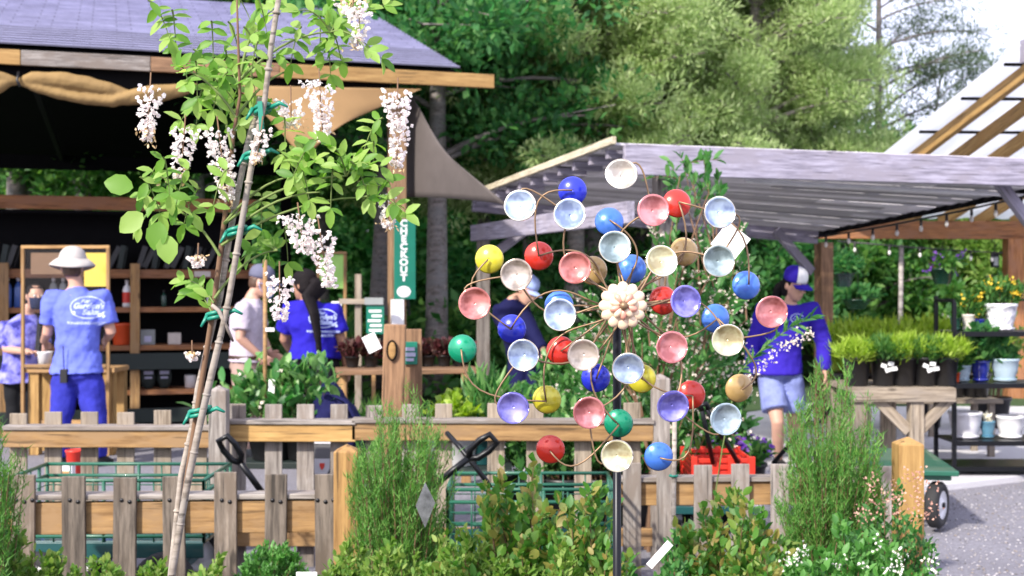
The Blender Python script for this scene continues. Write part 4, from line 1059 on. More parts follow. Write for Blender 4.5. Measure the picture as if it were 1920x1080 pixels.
# feathery tall shrubs
shrub('feathery_shrub', 'tall feathery thread-leaved shrub beside the yellow corner post of the left fence', 'shrub', 755, 4.75, 200, 690, 260, 230, (.027, .0034), 'feather', 'needle', 31, droop=.06, jit=.9, up=.7, base_w=.42, f0=.05, group='feathery thread-leaved shrubs', topvar=.55)
shrub('feathery_shrub', 'taller feathery thread-leaved shrub in front of the woman in the cap', 'shrub', 1560, 4.9, 200, 655, 240, 230, (.027, .0036), 'feather', 'needle', 32, droop=.06, jit=.9, up=.7, base_w=.35, f0=.12, group='feathery thread-leaved shrubs', topvar=.55)
shrub('feathery_shrub', 'feathery thread-leaved shrub cut off by the left edge of the photo', 'shrub', -30, 4.4, 140, 690, 130, 130, (.032, .004), 'feather', 'needle', 33, droop=.06, jit=.9, up=.6, base_w=.35, f0=.1, group='feathery thread-leaved shrubs', topvar=.6)
shrub('boxwood_shrub', 'round bright green boxwood in front of the left fence', 'shrub', 515, 4.7, 200, 996, 190, 80, (.017, .009), 'box_leaf', 'diamond', 34, droop=.25, base_w=.3, f0=.5, topvar=.15)
# low lime-leaved edging along the bottom
for i, (px, w_, y, Y, lb) in enumerate(((20, 120, 990, 4.5, 'low lime-green shrub at the bottom left corner'), (190, 110, 1045, 4.5, 'low lime-green shrub under the second picket'), (285, 90, 1050, 4.6, 'low lime-green shrub at the foot of the vine stakes'),
        (640, 130, 1010, 4.4, 'low lime-green shrub under the yellow corner post'), (740, 150, 1000, 4.3, 'low lime-green shrub at the foot of the left feathery shrub'), (860, 150, 985, 4.2, 'low lime-green shrub below the silver diamond tag'), (960, 130, 1020, 4.1, 'low lime-green shrub under the rusty-leaved shrub'), (1060, 130, 1010, 3.9, 'low lime-green shrub left of the spinner pole foot'), (400, 110, 1050, 4.6, 'low lime-green shrub left of the round boxwood'), (95, 110, 1030, 4.5, 'low lime-green shrub under the first picket'))):
    shrub('low_shrub', lb, 'shrub', px, Y, w_ * 1.25, y - 15, 100, 80, (.025, .013), 'ylw_leaf', 'oval', 200 + i, droop=.2, base_w=.4, f0=.3, topvar=.35, group='low lime-green edging shrubs')
# rusty shrub in the middle
shrub('rusty_shrub', 'wide green shrub with rust-tinted leaf tips left of the spinner pole', 'shrub', 985, 4.35, 340, 825, 90, 85, (.038, .022), 'rust_leaf', 'oval', 35, droop=.12, base_w=.5, f0=.15, topvar=.75, stemr=.006, group='rust-tinted shrubs')
shrub('rusty_shrub', 'denser green shrub with rust-tinted tips right behind the spinner pole', 'shrub', 1100, 4.0, 190, 875, 62, 80, (.032, .019), 'rust_leaf', 'oval', 36, droop=.12, base_w=.5, f0=.15, topvar=.5, group='rust-tinted shrubs')
shrub('rusty_shrub', 'green shrub with yellowing leaves in front of the right pickets', 'shrub', 1370, 4.5, 260, 890, 90, 75, (.034, .020), 'rust_leaf', 'oval', 37, droop=.12, base_w=.5, f0=.15, topvar=.5, group='rust-tinted shrubs')
shrub('low_shrub', 'dark green low shrub behind the white plastic stake label', 'shrub', 1245, 3.9, 190, 985, 70, 70, (.026, .014), 'sprig_leaf', 'oval', 38, droop=.15, base_w=.5, f0=.2, topvar=.4, group='low dark shrubs')
t = shrub('flowering_shrub', 'low bright green shrub dotted with creamy flower heads at the lower right', 'shrub', 1600, 4.2, 330, 970, 150, 70, (.030, .016), 'box_leaf', 'oval', 39, droop=.12, base_w=.6, f0=.25, topvar=.35)
blossoms(t, 1610, 4.0, 290, 985, 1075, 15, .010, 'white_fl', 40, 9, cluster=.012)
t = shrub('flowering_shrub', 'dusty pink flowering shrub hugging the right yellow post', 'shrub', 1665, 4.6, 170, 885, 70, 60, (.024, .012), 'sprig_leaf', 'oval', 41, droop=.1, base_w=.4, f0=.2, topvar=.5)
blossoms(t, 1675, 4.55, 150, 880, 975, 40, .010, 'pink_fl', 42, 6, cluster=.014)
shrub('low_shrub', 'low leafy shrub at the bottom edge beside the right flowering shrub', 'shrub', 1440, 4.0, 150, 1000, 60, 60, (.034, .019), 'rust_leaf', 'oval', 43, droop=.15, base_w=.5, f0=.2, topvar=.4)
# airy blossom shrub right behind the spinner
YT = 6.9
ab = thing('blossom_shrub', 'airy tall shrub full of tiny cream blossoms behind the wind spinner', 'shrub', (P(1228, 0, YT).x, YT, 0))
g = np.random.default_rng(51); st = MB(); Pn = []; Tn = []; Bp = []
tips = [(1255,300),(1300,330),(1345,330),(1275,290),(1320,300),(1230,420),(1330,440),(1390,430),(1300,480),(1380,540),(1230,480),(1190,540),(1350,600),(1290,610),(1310,680),(1225,640),(1190,700),(1380,690),(1270,720),(1340,745),(1100,560),(1120,620),(1140,690),(1290,540),(1330,520),(1260,590),(1250,450),(1385,490),(1240,560),(1310,430),(1360,640),(1220,740),(1075,640),(1090,720),
        (1270,400),(1350,560),(1300,650),(1330,700),(1255,670),(1205,600),(1370,660),(1325,590),(1280,470),(1290,760),(1245,780),(1350,780)]
b0 = np.array([P(1228, 0, YT).x, YT, 0.0]); 
mains = []
for (mx_, my_, mdy) in ((1275, 330, .1), (1200, 520, .15), (1360, 470, .2), (1330, 360, .05), (1120, 600, .3), (1400, 600, .3)):
    ms_ = arc(b0 + g.normal(size=3) * np.array([.03, .03, 0]), P(mx_, my_, YT + mdy), ((mx_ - 1228) * -.0007, 0, .12), 16); mains.append(ms_)
    st.tube([Vector(p) for p in ms_], [.012 * (1 - .72 * k / 15) for k in range(16)], 6, cap=False)
for (x, y) in tips:
    tip = np.array(P(x, y, YT + g.uniform(-.1, .6)))
    best = min(mains, key=lambda m_: min(np.linalg.norm((m_ - tip) * np.array([1, 1, .8]) + np.array([0, 0, .45]), axis=1)))
    kk = int(np.argmin(np.linalg.norm((best - tip) * np.array([1, 1, .8]) + np.array([0, 0, .45]), axis=1)))
    q = arc(best[kk], tip, (0, 0, .05), 8)
    st.tube([Vector(p) for p in q], [.006 * (1 - .75 * k / (len(q) - 1)) for k in range(len(q))], 5, cap=False)
    for s_ in range(2):
        f = g.uniform(.5, .95); c, tg = along(q, np.array([f])); tw = arc(c[0], c[0] + rdir(g, 1)[0] * g.uniform(.12, .26) * np.array([1, 1, .7]), (0, 0, .01), 5)
        st.tube([Vector(p) for p in tw], [.003, .0027, .0023, .002, .0015], 4, cap=False)
        p, t2 = along(tw, g.uniform(.1, 1, 9)); Pn.append(p); Tn.append(t2)
        if y > 400: Bp.append(along(tw, g.uniform(.3, 1, 6))[0] + g.normal(size=(6, 3)) * .024)
    p, t2 = along(q, g.uniform(.55, 1, 16)); Pn.append(p); Tn.append(t2)
    if y > 400: Bp.append(along(q, g.uniform(.75, 1.0, 9))[0] + g.normal(size=(9, 3)) * .028)
st.obj('stems', M['twig'], ab); Pn = np.concatenate(Pn); Tn = np.concatenate(Tn); Bp = np.concatenate(Bp)
tri_obj('foliage', [leaves_on(g, Pn, Tn, .062, .026, 'oval', .6, .3)], M['sprig_leaf'], ab)
Bq = np.repeat(Bp, 4, 0); tri_obj('blossoms', [leaf_arrays(Bq, rdir(g, len(Bq)), rdir(g, len(Bq)), .0125, .011, 'petal')], M['cream_fl'], ab)
# thick greenery further back behind the spinner
for i, (px, Y, w_, y, lb, m_) in enumerate(((1180, 8.2, 260, 560, 'leafy green shrub behind the spinner hub', 'sprig_leaf'), (1300, 8.4, 240, 540, 'leafy green shrub with cream flowers left of the woman in the cap', 'sprig_leaf'), (1060, 8.6, 180, 640, 'leafy shrub in front of the bending person', 'camellia'))):
    t = shrub('leafy_shrub', lb, 'shrub', px, Y, w_, y, 110, 80, (.06, .03), m_, 'oval', 220 + i, base_w=.5, f0=.1, topvar=.6, group='leafy shrubs behind the spinner')
    if m_ == 'sprig_leaf': blossoms(t, px, Y, w_ * .9, y + 10, y + 220, 90, .018, 'cream_fl', 230 + i, 5, cluster=.04)
# blossom sprig across the woman
sp = thing('blossom_sprig', 'arching blossom sprig crossing in front of the woman in the cap', 'sprig', (P(1330, 0, 5.2).x, 5.2, 0))
q = arc(P(1385, 700, 5.2), P(1525, 595, 5.2), (0, 0, .03), 10); b = MB(); q0 = arc(Vector((P(1330, 0, 5.2).x, 5.2, 0)), P(1385, 700, 5.2), (-.04, 0, 0), 8)
b.tube([Vector(p) for p in np.concatenate([q0[:-1], q])], [.0026] * 7 + [.0022 - .00015 * k for k in range(10)], 6); b.obj('stems', M['green_twig'], sp)
p, tg = along(q, g.uniform(0, 1, 70)); tri_obj('foliage', [leaves_on(g, p, tg, .044, .011, 'oval', .7, .2)], M['sprig_leaf'], sp)
p = along(q, np.array([.55, .6, .68, .75, .85, .4, .3, .2, .1, .05, .9]))[0] + np.array([0.015, -.01, -.05]); p = np.repeat(p, 14, 0) + g.normal(size=(154, 3)) * .015
tri_obj('blossoms', [leaf_arrays(p, rdir(g, len(p)), rdir(g, len(p)), .0105, .0095, 'petal')], M['cream_fl'], sp)
# plant labels and tags
M['tag_white'] = mat('white_tag', (.86, .86, .86), .5)
def card(px, py, Y, w_, h_, rot, label, name='plant_tag', hang=None, tilt=0.0, th=.0016):
    c = P(px, py, Y); b = MB(); Mx = Matrix.Rotation(R(rot), 3, 'Y') @ Matrix.Rotation(R(tilt), 3, 'Z')
    b.box(c, (w_, th, h_), Mx); o = b.obj(name, M['tag_white'], bevel=.0008); tag(o, label, 'plant tag')
    if hang: 
        b = MB(); b.tube([c + Mx @ Vector((0, 0, h_ / 2 - .004)), Vector(hang)], .0012, 5); b.obj('string', M['green_tie'], o)
    return o
card(1370, 453, 3.2, .072, .072, 38, 'square white plant tag hanging beside the spinner', hang=P(1362, 425, 3.25))
card(697, 643, 6.6, .072, .092, -26, 'white tag fixed by the knotted brown board', hang=P(712, 625, 6.7))
M['silver_tag'] = mat('silvery_tag', (.36, .38, .36), .25, .8, var=.5, scale=30)
c = P(797, 947, 4.2); b = MB(); rh = [(0, .075), (.033, .005), (.0, -.075), (-.030, .0)]
b.add([c + Vector((x, .012 * x / .03, z)) for x, z in rh] + [c + Vector((x, .002 + .012 * x / .03, z)) for x, z in rh], [(0, 1, 2, 3), (7, 6, 5, 4), (0, 4, 5, 1), (1, 5, 6, 2), (2, 6, 7, 3), (3, 7, 4, 0)])
tag(b.obj('plant_tag', M['silver_tag']), 'silvery diamond-shaped tag hanging in the left feathery shrub', 'plant tag')
card(1237, 1040, 3.7, .022, .092, 42, 'slim white plastic stake label at the bottom of the spinner', name='stake_label')
card(575, 1078, 4.3, .07, .02, 0, 'white label edge at the bottom of the round boxwood', name='stake_label')
b = MB(); a = P(1265, 760, 4.9); b.tube([(a.x - .01, 4.9, -.02), (a.x, 4.9, a.z)], .009, 8); o = tag(b.obj('wooden_stake', M['stake']), 'thin straight stake standing right of the spinner pole', 'stake')
b = MB(); q = P(1263, 892, 4.9); n = 12; b.tube([q + Vector((.014 * math.cos(2 * math.pi * k / n), .014 * math.sin(2 * math.pi * k / n), 0)) for k in range(n + 1)], .005, 6); b.obj('tie', M['green_tie'], o)
# ================================================================== PEOPLE
Z3 = Vector((0, 0, 1))
def loft(b, rings, n=18):
    vs = []; fs = []
    for (c, a, d) in rings:
        for k in range(n):
            t = 2 * math.pi * k / n; vs.append(Vector(c) + a * math.cos(t) + d * math.sin(t))
    for i in range(len(rings) - 1):
        for k in range(n):
            p = i * n + k; q = i * n + (k + 1) % n; fs.append((p, q, q + n, p + n))
    fs.append(tuple(reversed(range(n)))); fs.append(tuple(range((len(rings) - 1) * n, len(rings) * n)))
    b.add(vs, fs, True)
_clouds = bpy.data.textures.new('cloth_folds', 'CLOUDS'); _clouds.noise_scale = .10; _clouds.noise_depth = 4
def skin_up(b, name, m, parent, voxel, smooth=4, fold=0.0):
    me = b.mesh(name, m); o = bpy.data.objects.new(name, me); link(o, None)
    md = o.modifiers.new('r', 'REMESH'); md.mode = 'VOXEL'; md.voxel_size = voxel; md.use_smooth_shade = True
    md = o.modifiers.new('s', 'SMOOTH'); md.factor = .5; md.iterations = smooth
    if fold:
        md = o.modifiers.new('d', 'DISPLACE'); md.texture = _clouds; md.texture_coords = 'GLOBAL'; md.strength = fold; md.mid_level = .5
    bake(o); o.data.name = name
    if not o.data.materials: o.data.materials.append(m)
    o.parent = parent; o.matrix_parent_inverse = WM[parent.name].inverted()
    return o
def bvh_of(o):
    me = o.data; return BVHTree.FromPolygons([v.co for v in me.vertices], [tuple(p.vertices) for p in me.polygons])
def hand(b, wr, d, palm_n, s=1.0, curl=.5, side=1):
    """palm, four bent fingers of unequal length and a thumb from the side of the palm"""
    d = d.normalized(); n = (palm_n - d * palm_n.dot(d)).normalized(); w_ = d.cross(n) * side
    loft(b, [(wr + d * t * s, w_ * a * s, n * .014 * s) for t, a in ((-.01, .026), (.02, .034), (.05, .041), (.085, .040), (.095, .034))], 12)
    for k, (off, ln) in enumerate(((-.030, .070), (-.010, .080), (.011, .074), (.030, .058))):
        p = wr + (d * .088 + w_ * off) * s; pts = [p - d * .02 * s, p]; dd = d.copy()
        for j in range(3):
            ang = curl * (.5 + .35 * j) + .05 * k
            dd = (d * math.cos(ang * (j + 1) * .6) + n * math.sin(ang * (j + 1) * .6)).normalized()
            pts.append(pts[-1] + dd * ln * s * (.42, .32, .26)[j])
        b.tube(pts, [.0095 * s, .0098 * s, .009 * s, .0085 * s, .007 * s], 8)
    p = wr + (d * .03 - w_ * .03) * s; q = p + (d * .035 - w_ * .028 + n * .012) * s; r = q + (d * .032 - w_ * .006 + n * .012) * s
    b.tube([p + w_ * .015 * s, p, q, r], [.013 * s, .013 * s, .011 * s, .008 * s], 8)
def limb(b, pts, rad, sub=5):
    pts = [Vector(p) for p in pts]; q = []; r = []
    for i in range(len(pts) - 1):
        for k in range(sub):
            f = k / sub; q.append(pts[i].lerp(pts[i + 1], f)); r.append(lerp(rad[i], rad[i + 1], f))
    q.append(pts[-1]); r.append(rad[-1])
    b.tube(q, r, 14); b.ell(pts[0], rad[0] * 1.0)
def person(label, loc, skin, hip, chest, neck, head, tf, hf, hup, arms, legs, s=1.0, female=False, group=None):
    """hip, chest, neck, head: points up the spine; tf / hf: torso and head facing; arms: (shoulder, elbow, wrist, hand direction); legs: (hip, knee, ankle, toe direction)"""
    t = thing('person', label, 'person', loc, group)
    tf = Vector(tf).normalized(); hf = Vector(hf).normalized(); hup = (Vector(hup) - hf * Vector(hup).dot(hf)).normalized(); hr = hf.cross(hup)
    tr = tf.cross(Z3).normalized()
    up = (chest - hip).normalized(); td = up.cross(tr).normalized()
    if td.dot(tf) < 0: td = -td
    k = s * (.9 if female else 1.0)
    sp = lambda f: hip.lerp(chest, f)
    up2 = (neck - chest)
    R_ = [(sp(-.22), .12, .09), (sp(-.12), .165, .115), (sp(.05), .172, .12), (sp(.35), .145, .105), (sp(.55), .142, .105), (sp(.8), .16, .118), (sp(1.0), .168, .115),
          (chest + up2 * .45, .16, .095), (chest + up2 * .72, .115, .075), (chest + up2 * .9, .068, .062), (neck, .056, .06), (neck.lerp(head, .55), .054, .058)]
    b = MB(); loft(b, [(c, tr * a * k, td * d * k) for c, a, d in R_])
    # head
    HR = [(-.115, .022, .026, .050), (-.10, .042, .050, .034), (-.065, .060, .076, .014), (-.02, .069, .090, .004), (.03, .075, .096, -.002), (.07, .071, .090, -.006), (.10, .050, .064, -.008), (.118, .016, .02, -.010)]
    hd = lambda x, y, z: head + (hr * x + hf * y + hup * z) * s
    loft(b, [(hd(0, o_, z), hr * a * s, hf * d * s) for z, a, d, o_ in HR])
    b.tube([hd(0, .088, .025), hd(0, .104, -.006), hd(0, .116, -.026), hd(0, .092, -.036)], [.008 * s, .010 * s, .013 * s, .008 * s], 8)      # nose
    for sg_ in (-1, 1):
        b.ell(hd(sg_ * .076, -.012, -.008), (.010 * s, .019 * s, .032 * s), Matrix((hr, hf, hup)).transposed())
        b.ell(hd(sg_ * .032, .086, .030), (.020 * s, .010 * s, .007 * s), Matrix((hr, hf, hup)).transposed())
    b.ell(hd(0, .088, -.058), (.024 * s, .012 * s, .010 * s), Matrix((hr, hf, hup)).transposed())
    for (sh, el, wr, hdir, pn) in arms:
        limb(b, [chest + (sh - chest) * .55, sh, el, wr], [.055 * k, .052 * k, .041 * k, .029 * k]); hand(b, wr, Vector(hdir), Vector(pn), s * .95, .6, 1)
    for (hp, kn, an, toe) in legs:
        limb(b, [hp, hp.lerp(kn, .5), kn, kn.lerp(an, .4), an], [.088 * k, .078 * k, .056 * k, .056 * k, .036 * k])
        toe = Vector(toe).normalized(); b.tube([an - toe * .04 * s - Z3 * .03, an + toe * .06 * s - Z3 * .045 * s, an + toe * .15 * s - Z3 * .055 * s], [.036 * s, .034 * s, .024 * s], 10)
    body = skin_up(b, 'body', M[skin], t, .008 * s, 3)
    info = dict(t=t, tr=tr, td=td, up=up, R=R_, k=k, s=s, hd=hd, hr=hr, hf=hf, hup=hup, head=head, arms=arms, legs=legs, chest=chest, hip=hip, neck=neck, body=body)
    b = MB()
    for sg_ in (-1, 1): b.ell(hd(sg_ * .031, .084, .012), (.013 * s,) * 3)
    e = b.obj('eyes', M['eye_white'], t); b = MB()
    for sg_ in (-1, 1): b.ell(hd(sg_ * .031, .0935, .011), (.0065 * s,) * 3)
    b.obj('irises', M['black_plastic'], e)
    return info
M['eye_white'] = mat('eye_white', (.75, .73, .70), .3)
def shirt(I, name, m, length=-.12, sleeve=.55, marg=.020, fold=.018, slm=.026, hemflare=.012):
    b = MB(); k = I['k']; rings = []
    R_ = I['R']; sp = lambda f: I['hip'].lerp(I['chest'], f)
    rs = [(sp(length), .168 + hemflare, .125 + hemflare)] + [r for r in R_[2:9]] + [(R_[9][0], R_[9][1] * .98, R_[9][2] * .98)]
    for i, (c, a, d) in enumerate(rs):
        mg = marg if i < len(rs) - 2 else .006
        rings.append((c, I['tr'] * (a + mg) * k, I['td'] * (d + mg) * k))
    loft(b, rings, 24)
    for (sh, el, wr, hdir, pn) in I['arms']:
        c0 = I['chest'] + (sh - I['chest']) * .5
        if sleeve <= 1: limb(b, [c0, sh, sh.lerp(el, sleeve)], [(.06 + marg) * k, (.055 + marg) * k, (.046 + slm) * k])
        else: limb(b, [c0, sh, el, el.lerp(wr, sleeve - 1)], [(.06 + marg) * k, (.052 + marg) * k, (.041 + marg) * k, (.032 + marg * .7) * k])
    o = skin_up(b, name, m, I['t'], .011, 3, fold); return o
def trousers(I, name, m, to=1.0, marg=.016, fold=.014, top=.02, flare=0.0):
    b = MB(); k = I['k']; sp = lambda f: I['hip'].lerp(I['chest'], f)
    loft(b, [(sp(-.24), I['tr'] * .13 * k, I['td'] * .10 * k), (sp(-.12), I['tr'] * (.165 + marg) * k, I['td'] * (.118 + marg) * k), (sp(top), I['tr'] * (.165 + marg * .6) * k, I['td'] * (.116 + marg * .6) * k)], 24)
    for (hp, kn, an, toe) in I['legs']:
        if to <= .5: limb(b, [hp, hp.lerp(kn, to * 2)], [(.088 + marg) * k, (.078 + marg + flare) * k])
        else: limb(b, [hp, hp.lerp(kn, .5), kn, kn.lerp(an, .4), kn.lerp(an, to)], [(.088 + marg) * k, (.078 + marg) * k, (.062 + marg) * k, (.058 + marg) * k, (.050 + marg) * k])
    return skin_up(b, name, m, I['t'], .011, 3, fold)
def shoes(I, m):
    for (hp, kn, an, toe) in I['legs']:
        toe = Vector(toe).normalized(); b = MB(); s = I['s']
        b.tube([an - toe * .075 * s - Z3 * .045 * s, an - toe * .05 * s - Z3 * .035 * s, an + toe * .03 * s - Z3 * .03 * s, an + toe * .11 * s - Z3 * .048 * s, an + toe * .19 * s - Z3 * .062 * s], [.03 * s, .045 * s, .048 * s, .042 * s, .022 * s], 14, flat=.8)
        b.obj('shoe', m, I['t'])
def head_shell(I, zs, m, name, grow=1.08, back=True):
    """hair cap over the skull; zs: list of (z, half-width, half-depth, shift)"""
    b = MB(); s = I['s']
    loft(b, [(I['hd'](0, o_, z), I['hr'] * a * grow * s, I['hf'] * d * grow * s) for z, a, d, o_ in zs], 20)
    return skin_up(b, name, m, I['t'], .008, 3, .006)
def print_on(I, shirt_o, items, o_, rx, up, d, m, name='back_print'):
    """flat lettering pressed onto the shirt: items are (verts, faces) in the plane rx/up at o_, cast along d"""
    bv = bvh_of(shirt_o); b = MB()
    for v, f in items:
        vs = []
        for x in v:
            p = o_ + rx * x[0] + up * x[1]; h = bv.ray_cast(p - d * .6, d)
            vs.append((h[0] - d * .0035) if h[0] is not None else p)
        b.add(vs, f)
    return b.obj(name, m, shirt_o)
def oval_ring(a, b_, w_, n=40, t0=0, t1=2 * math.pi):
    v = []; f = []
    for i in range(n + 1):
        t = lerp(t0, t1, i / n); ww = w_ * (.6 + .4 * abs(math.sin(t * .5 + 2.2)))
        v.append((a * math.cos(t), b_ * math.sin(t), 0)); v.append(((a + ww) * math.cos(t), (b_ + ww) * math.sin(t), 0))
    for i in range(n): f.append((2 * i, 2 * i + 2, 2 * i + 3, 2 * i + 1))
    return v, f
def disc(x, y, r, n=10): return [(x + r * math.cos(2 * math.pi * k / n), y + r * math.sin(2 * math.pi * k / n), 0) for k in range(n)], [tuple(range(n))]
def off(vf, x, y, sx=1.0): return [(p[0] * sx + x, p[1] + y, 0) for p in vf[0]], vf[1]
def shop_print(sc=1.0, two=False):
    it = [oval_ring(.125 * sc, .082 * sc, .012 * sc, 44, .35, 5.9), off(text_mesh('For', .040 * sc, shear=.25, bold=.002), -.02 * sc, .048 * sc), off(text_mesh("Garden's", .062 * sc, shear=.25, bold=.003), .005 * sc, .010 * sc), off(text_mesh('Sake', .060 * sc, shear=.25, bold=.003), .02 * sc, -.040 * sc)]
    it += [disc(.085 * sc, -.062 * sc, .016 * sc), disc(.118 * sc, -.070 * sc, .014 * sc), disc(-.098 * sc, -.045 * sc, .014 * sc), disc(.105 * sc, -.05 * sc, .010 * sc)]
    it.append(off(text_mesh('FORGARDENSSAKE.COM', .027 * sc, bold=.0012), 0, -.128 * sc))
    if two: it.append(off(text_mesh('919.484.9759', .034 * sc, bold=.0012), .01 * sc, -.166 * sc))
    return it
def cloth(name, col, var=.12): return mat(name, col, .85, var=var, scale=9, bmp=.15, bscale=120, spec=.2)
M['peri'] = cloth('periwinkle_cotton', (.13, .17, .66)); M['blue_jean'] = cloth('blue_denim', (.03, .035, .34), .3); M['white_cotton'] = cloth('pale_cotton', (.47, .42, .50))
M['royal'] = cloth('royal_blue_cotton', (.018, .012, .34)); M['royal2'] = cloth('royal_blue_jersey', (.035, .018, .36)); M['khaki'] = cloth('khaki_twill', (.33, .23, .20)); M['black_cloth'] = cloth('black_cotton', (.010, .011, .014))
M['hat_cream'] = cloth('cream_canvas', (.46, .43, .41)); M['cap_grey'] = cloth('grey_cap_cloth', (.12, .125, .19)); M['maskblue'] = cloth('pale_blue_mask', (.35, .45, .78)); M['masknavy'] = cloth('navy_mask', (.012, .02, .06))
M['denim_light'] = cloth('faded_denim', (.20, .24, .50), .4); M['hair_dark'] = mat('dark_hair', (.008, .006, .007), .75, var=.4, scale=60, spec=.15); M['hair_brown'] = mat('brown_hair', (.07, .035, .02), .5, var=.4, scale=60)
M['navy_cloth'] = cloth('navy_cotton', (.007, .008, .055)); M['print_white'] = mat('white_shirt_print', (.46, .54, .85), .7); M['leather'] = mat('brown_leather', (.05, .025, .015), .5); M['shoe'] = mat('dark_shoe', (.02, .02, .022), .6)
m, nt, N, Lk, bb = nodes('tie_dye'); v = objvec(nt)
Lk.new(ramp(nt, noise(nt, v, 11, 3, .55), [(.38, (.02, .02, .22)), (.47, (.13, .13, .55)), (.62, (.30, .30, .78))]), bb.inputs['Base Color']); bb.inputs['Roughness'].default_value = .85; M['tiedye'] = m

# A: customer in the bucket hat, from behind
YA = 10.2; q = lambda px, py, dy=0.0: P(px, py, YA + dy)
A_ = person('man from behind in a cream bucket hat, printed periwinkle T-shirt and blue jeans', (P(146, 0, YA).x, YA, 0), 'skin',
    q(146, 694), q(146, 588), q(143, 534), q(136, 502), (.08, 1, 0), (-.12, 1, -.1), (0, 0, 1),
    [(q(101, 556), q(89, 624, .02), q(82, 640, .24), (-.15, .9, -.35), (.9, .2, 0)), (q(190, 555), q(208, 622, .02), q(200, 636, .25), (-.3, .9, -.15), (-.9, .2, 0))],
    [(q(124, 716), q(113, 792, -.02), q(112, 855, .02), (-.2, 1, 0)), (q(168, 716), q(181, 792, -.02), q(184, 855, .02), (.25, 1, 0))], s=1.02)
sh_ = shirt(A_, 'shirt', M['peri'], length=-.06, sleeve=.78, marg=.026, fold=.045, slm=.034, hemflare=.02)
print_on(A_, sh_, shop_print(.98), q(149, 577, -.3), Vector((1, .05, -.02)), Vector((0, 0, 1)), Vector((0, 1, 0)), M['print_white'])
trousers(A_, 'jeans', M['blue_jean'], 1.0, .022, .022, -.02); shoes(A_, M['shoe'])
b = MB(); hatM = Matrix((A_['hr'], A_['hf'], (A_['hup'] + A_['hf'] * .06).normalized())).transposed()
prof = [(.172, -.026), (.176, -.018), (.150, .004), (.118, .026), (.106, .034), (.103, .055), (.096, .085), (.080, .112), (.055, .132), (.025, .142), (.001, .144)]
b.lathe(prof, 36, hatM, A_['hd'](0, -.004, .030), cap=False); ht = b.obj('bucket_hat', M['hat_cream'], A_['t'], thick=.004)
for v_ in ht.data.vertices:      # a soft wavy brim
    c = Vector(v_.co) - (A_['hd'](0, 0, .03) - Vector(A_['t'].location) + Vector(A_['t'].location)); rr = math.hypot(c.x, c.y)
    if rr > .112: v_.co.z += (.016 * math.sin(2 * math.atan2(c.y, c.x) + 1.0) - .10 * (rr - .112)) 
b = MB(); b.lathe([(.1085, .034), (.1095, .05), (.106, .06)], 36, hatM, A_['hd'](0, -.004, .030), cap=False); b.obj('hat_band', M['hat_cream'], ht)
head_shell(A_, [(-.075, .05, .055, -.03), (-.05, .064, .068, -.022), (0, .072, .085, -.015), (.05, .073, .088, -.012)], M['hair_brown'], 'hair', 1.05)
rd = MB(); c = q(120, 705, -.16); rd.box(c, (.055, .035, .11)); rd.tube([c + Vector((0, 0, .05)), c + Vector((-.004, -.01, .24))], .005, 6); tag(rd.obj('belt_radio', M['black_plastic'], bevel=.006), 'black radio with thin aerial clipped to the belt of the man in the bucket hat', 'radio')

# B: clerk behind the counter
YB_ = 11.5; q = lambda px, py, dy=0.0: P(px, py, YB_ + dy)
B_ = person('clerk in a purple tie-dye T-shirt and navy face mask behind the counter', (P(42, 0, YB_).x, YB_, 0), 'skin',
    q(40, 706), q(42, 628), q(52, 585), q(66, 556, -.03), (.45, -.9, 0), (.62, -.78, -.06), (0, 0, 1),
    [(q(14, 610, .02), q(12, 655, -.08), q(56, 660, -.36), (.85, -.3, 0), (0, -.2, -1)), (q(74, 608, .08), q(84, 652, .0), q(80, 662, -.3), (.3, -.9, -.1), (0, -.2, -1))],
    [(q(28, 722), q(26, 760), q(26, 826), (.3, -1, 0)), (q(54, 722, .03), q(56, 760), q(56, 826), (.4, -1, 0))], s=.96)
shirt(B_, 'shirt', M['tiedye'], -.14, .85, .024, .022, .03); trousers(B_, 'trousers', M['black_cloth']); shoes(B_, M['shoe'])
head_shell(B_, [(-.03, .060, .06, -.034), (0, .074, .08, -.018), (.05, .075, .088, -.010), (.085, .066, .08, -.010), (.112, .035, .045, -.010), (.122, .01, .012, -.01)], M['hair_dark'], 'hair', 1.05)
def mask(I, m, lo=-.112, hi=-.004):
    b = MB(); s = I['s']; rows = []
    for i in range(7):
        z = lerp(hi, lo, i / 6); row = []
        for k in range(-8, 9):
            a = k / 8 * 1.25; r = (.074 - .020 * (i / 6) ** 2); dpt = (.104 + .014 * math.sin(math.pi * i / 6) - .014 * (i / 6))
            row.append(I['hd'](r * math.sin(a) * 1.02, dpt * math.cos(a) ** .8 * 1.0 + .012, z))
        rows.append(row)
    b.sheet(rows); o = b.obj('face_mask', m, I['t'], thick=.004)
    b = MB()
    for sg_ in (-1, 1):
        for z in (hi, lo + .03): b.tube([I['hd'](sg_ * .070, .045, z), I['hd'](sg_ * .080, .01, z * .6), I['hd'](sg_ * .084, -.015, .0)], .002, 5)
    b.obj('ear_loop', m, o)
mask(B_, M['masknavy'])

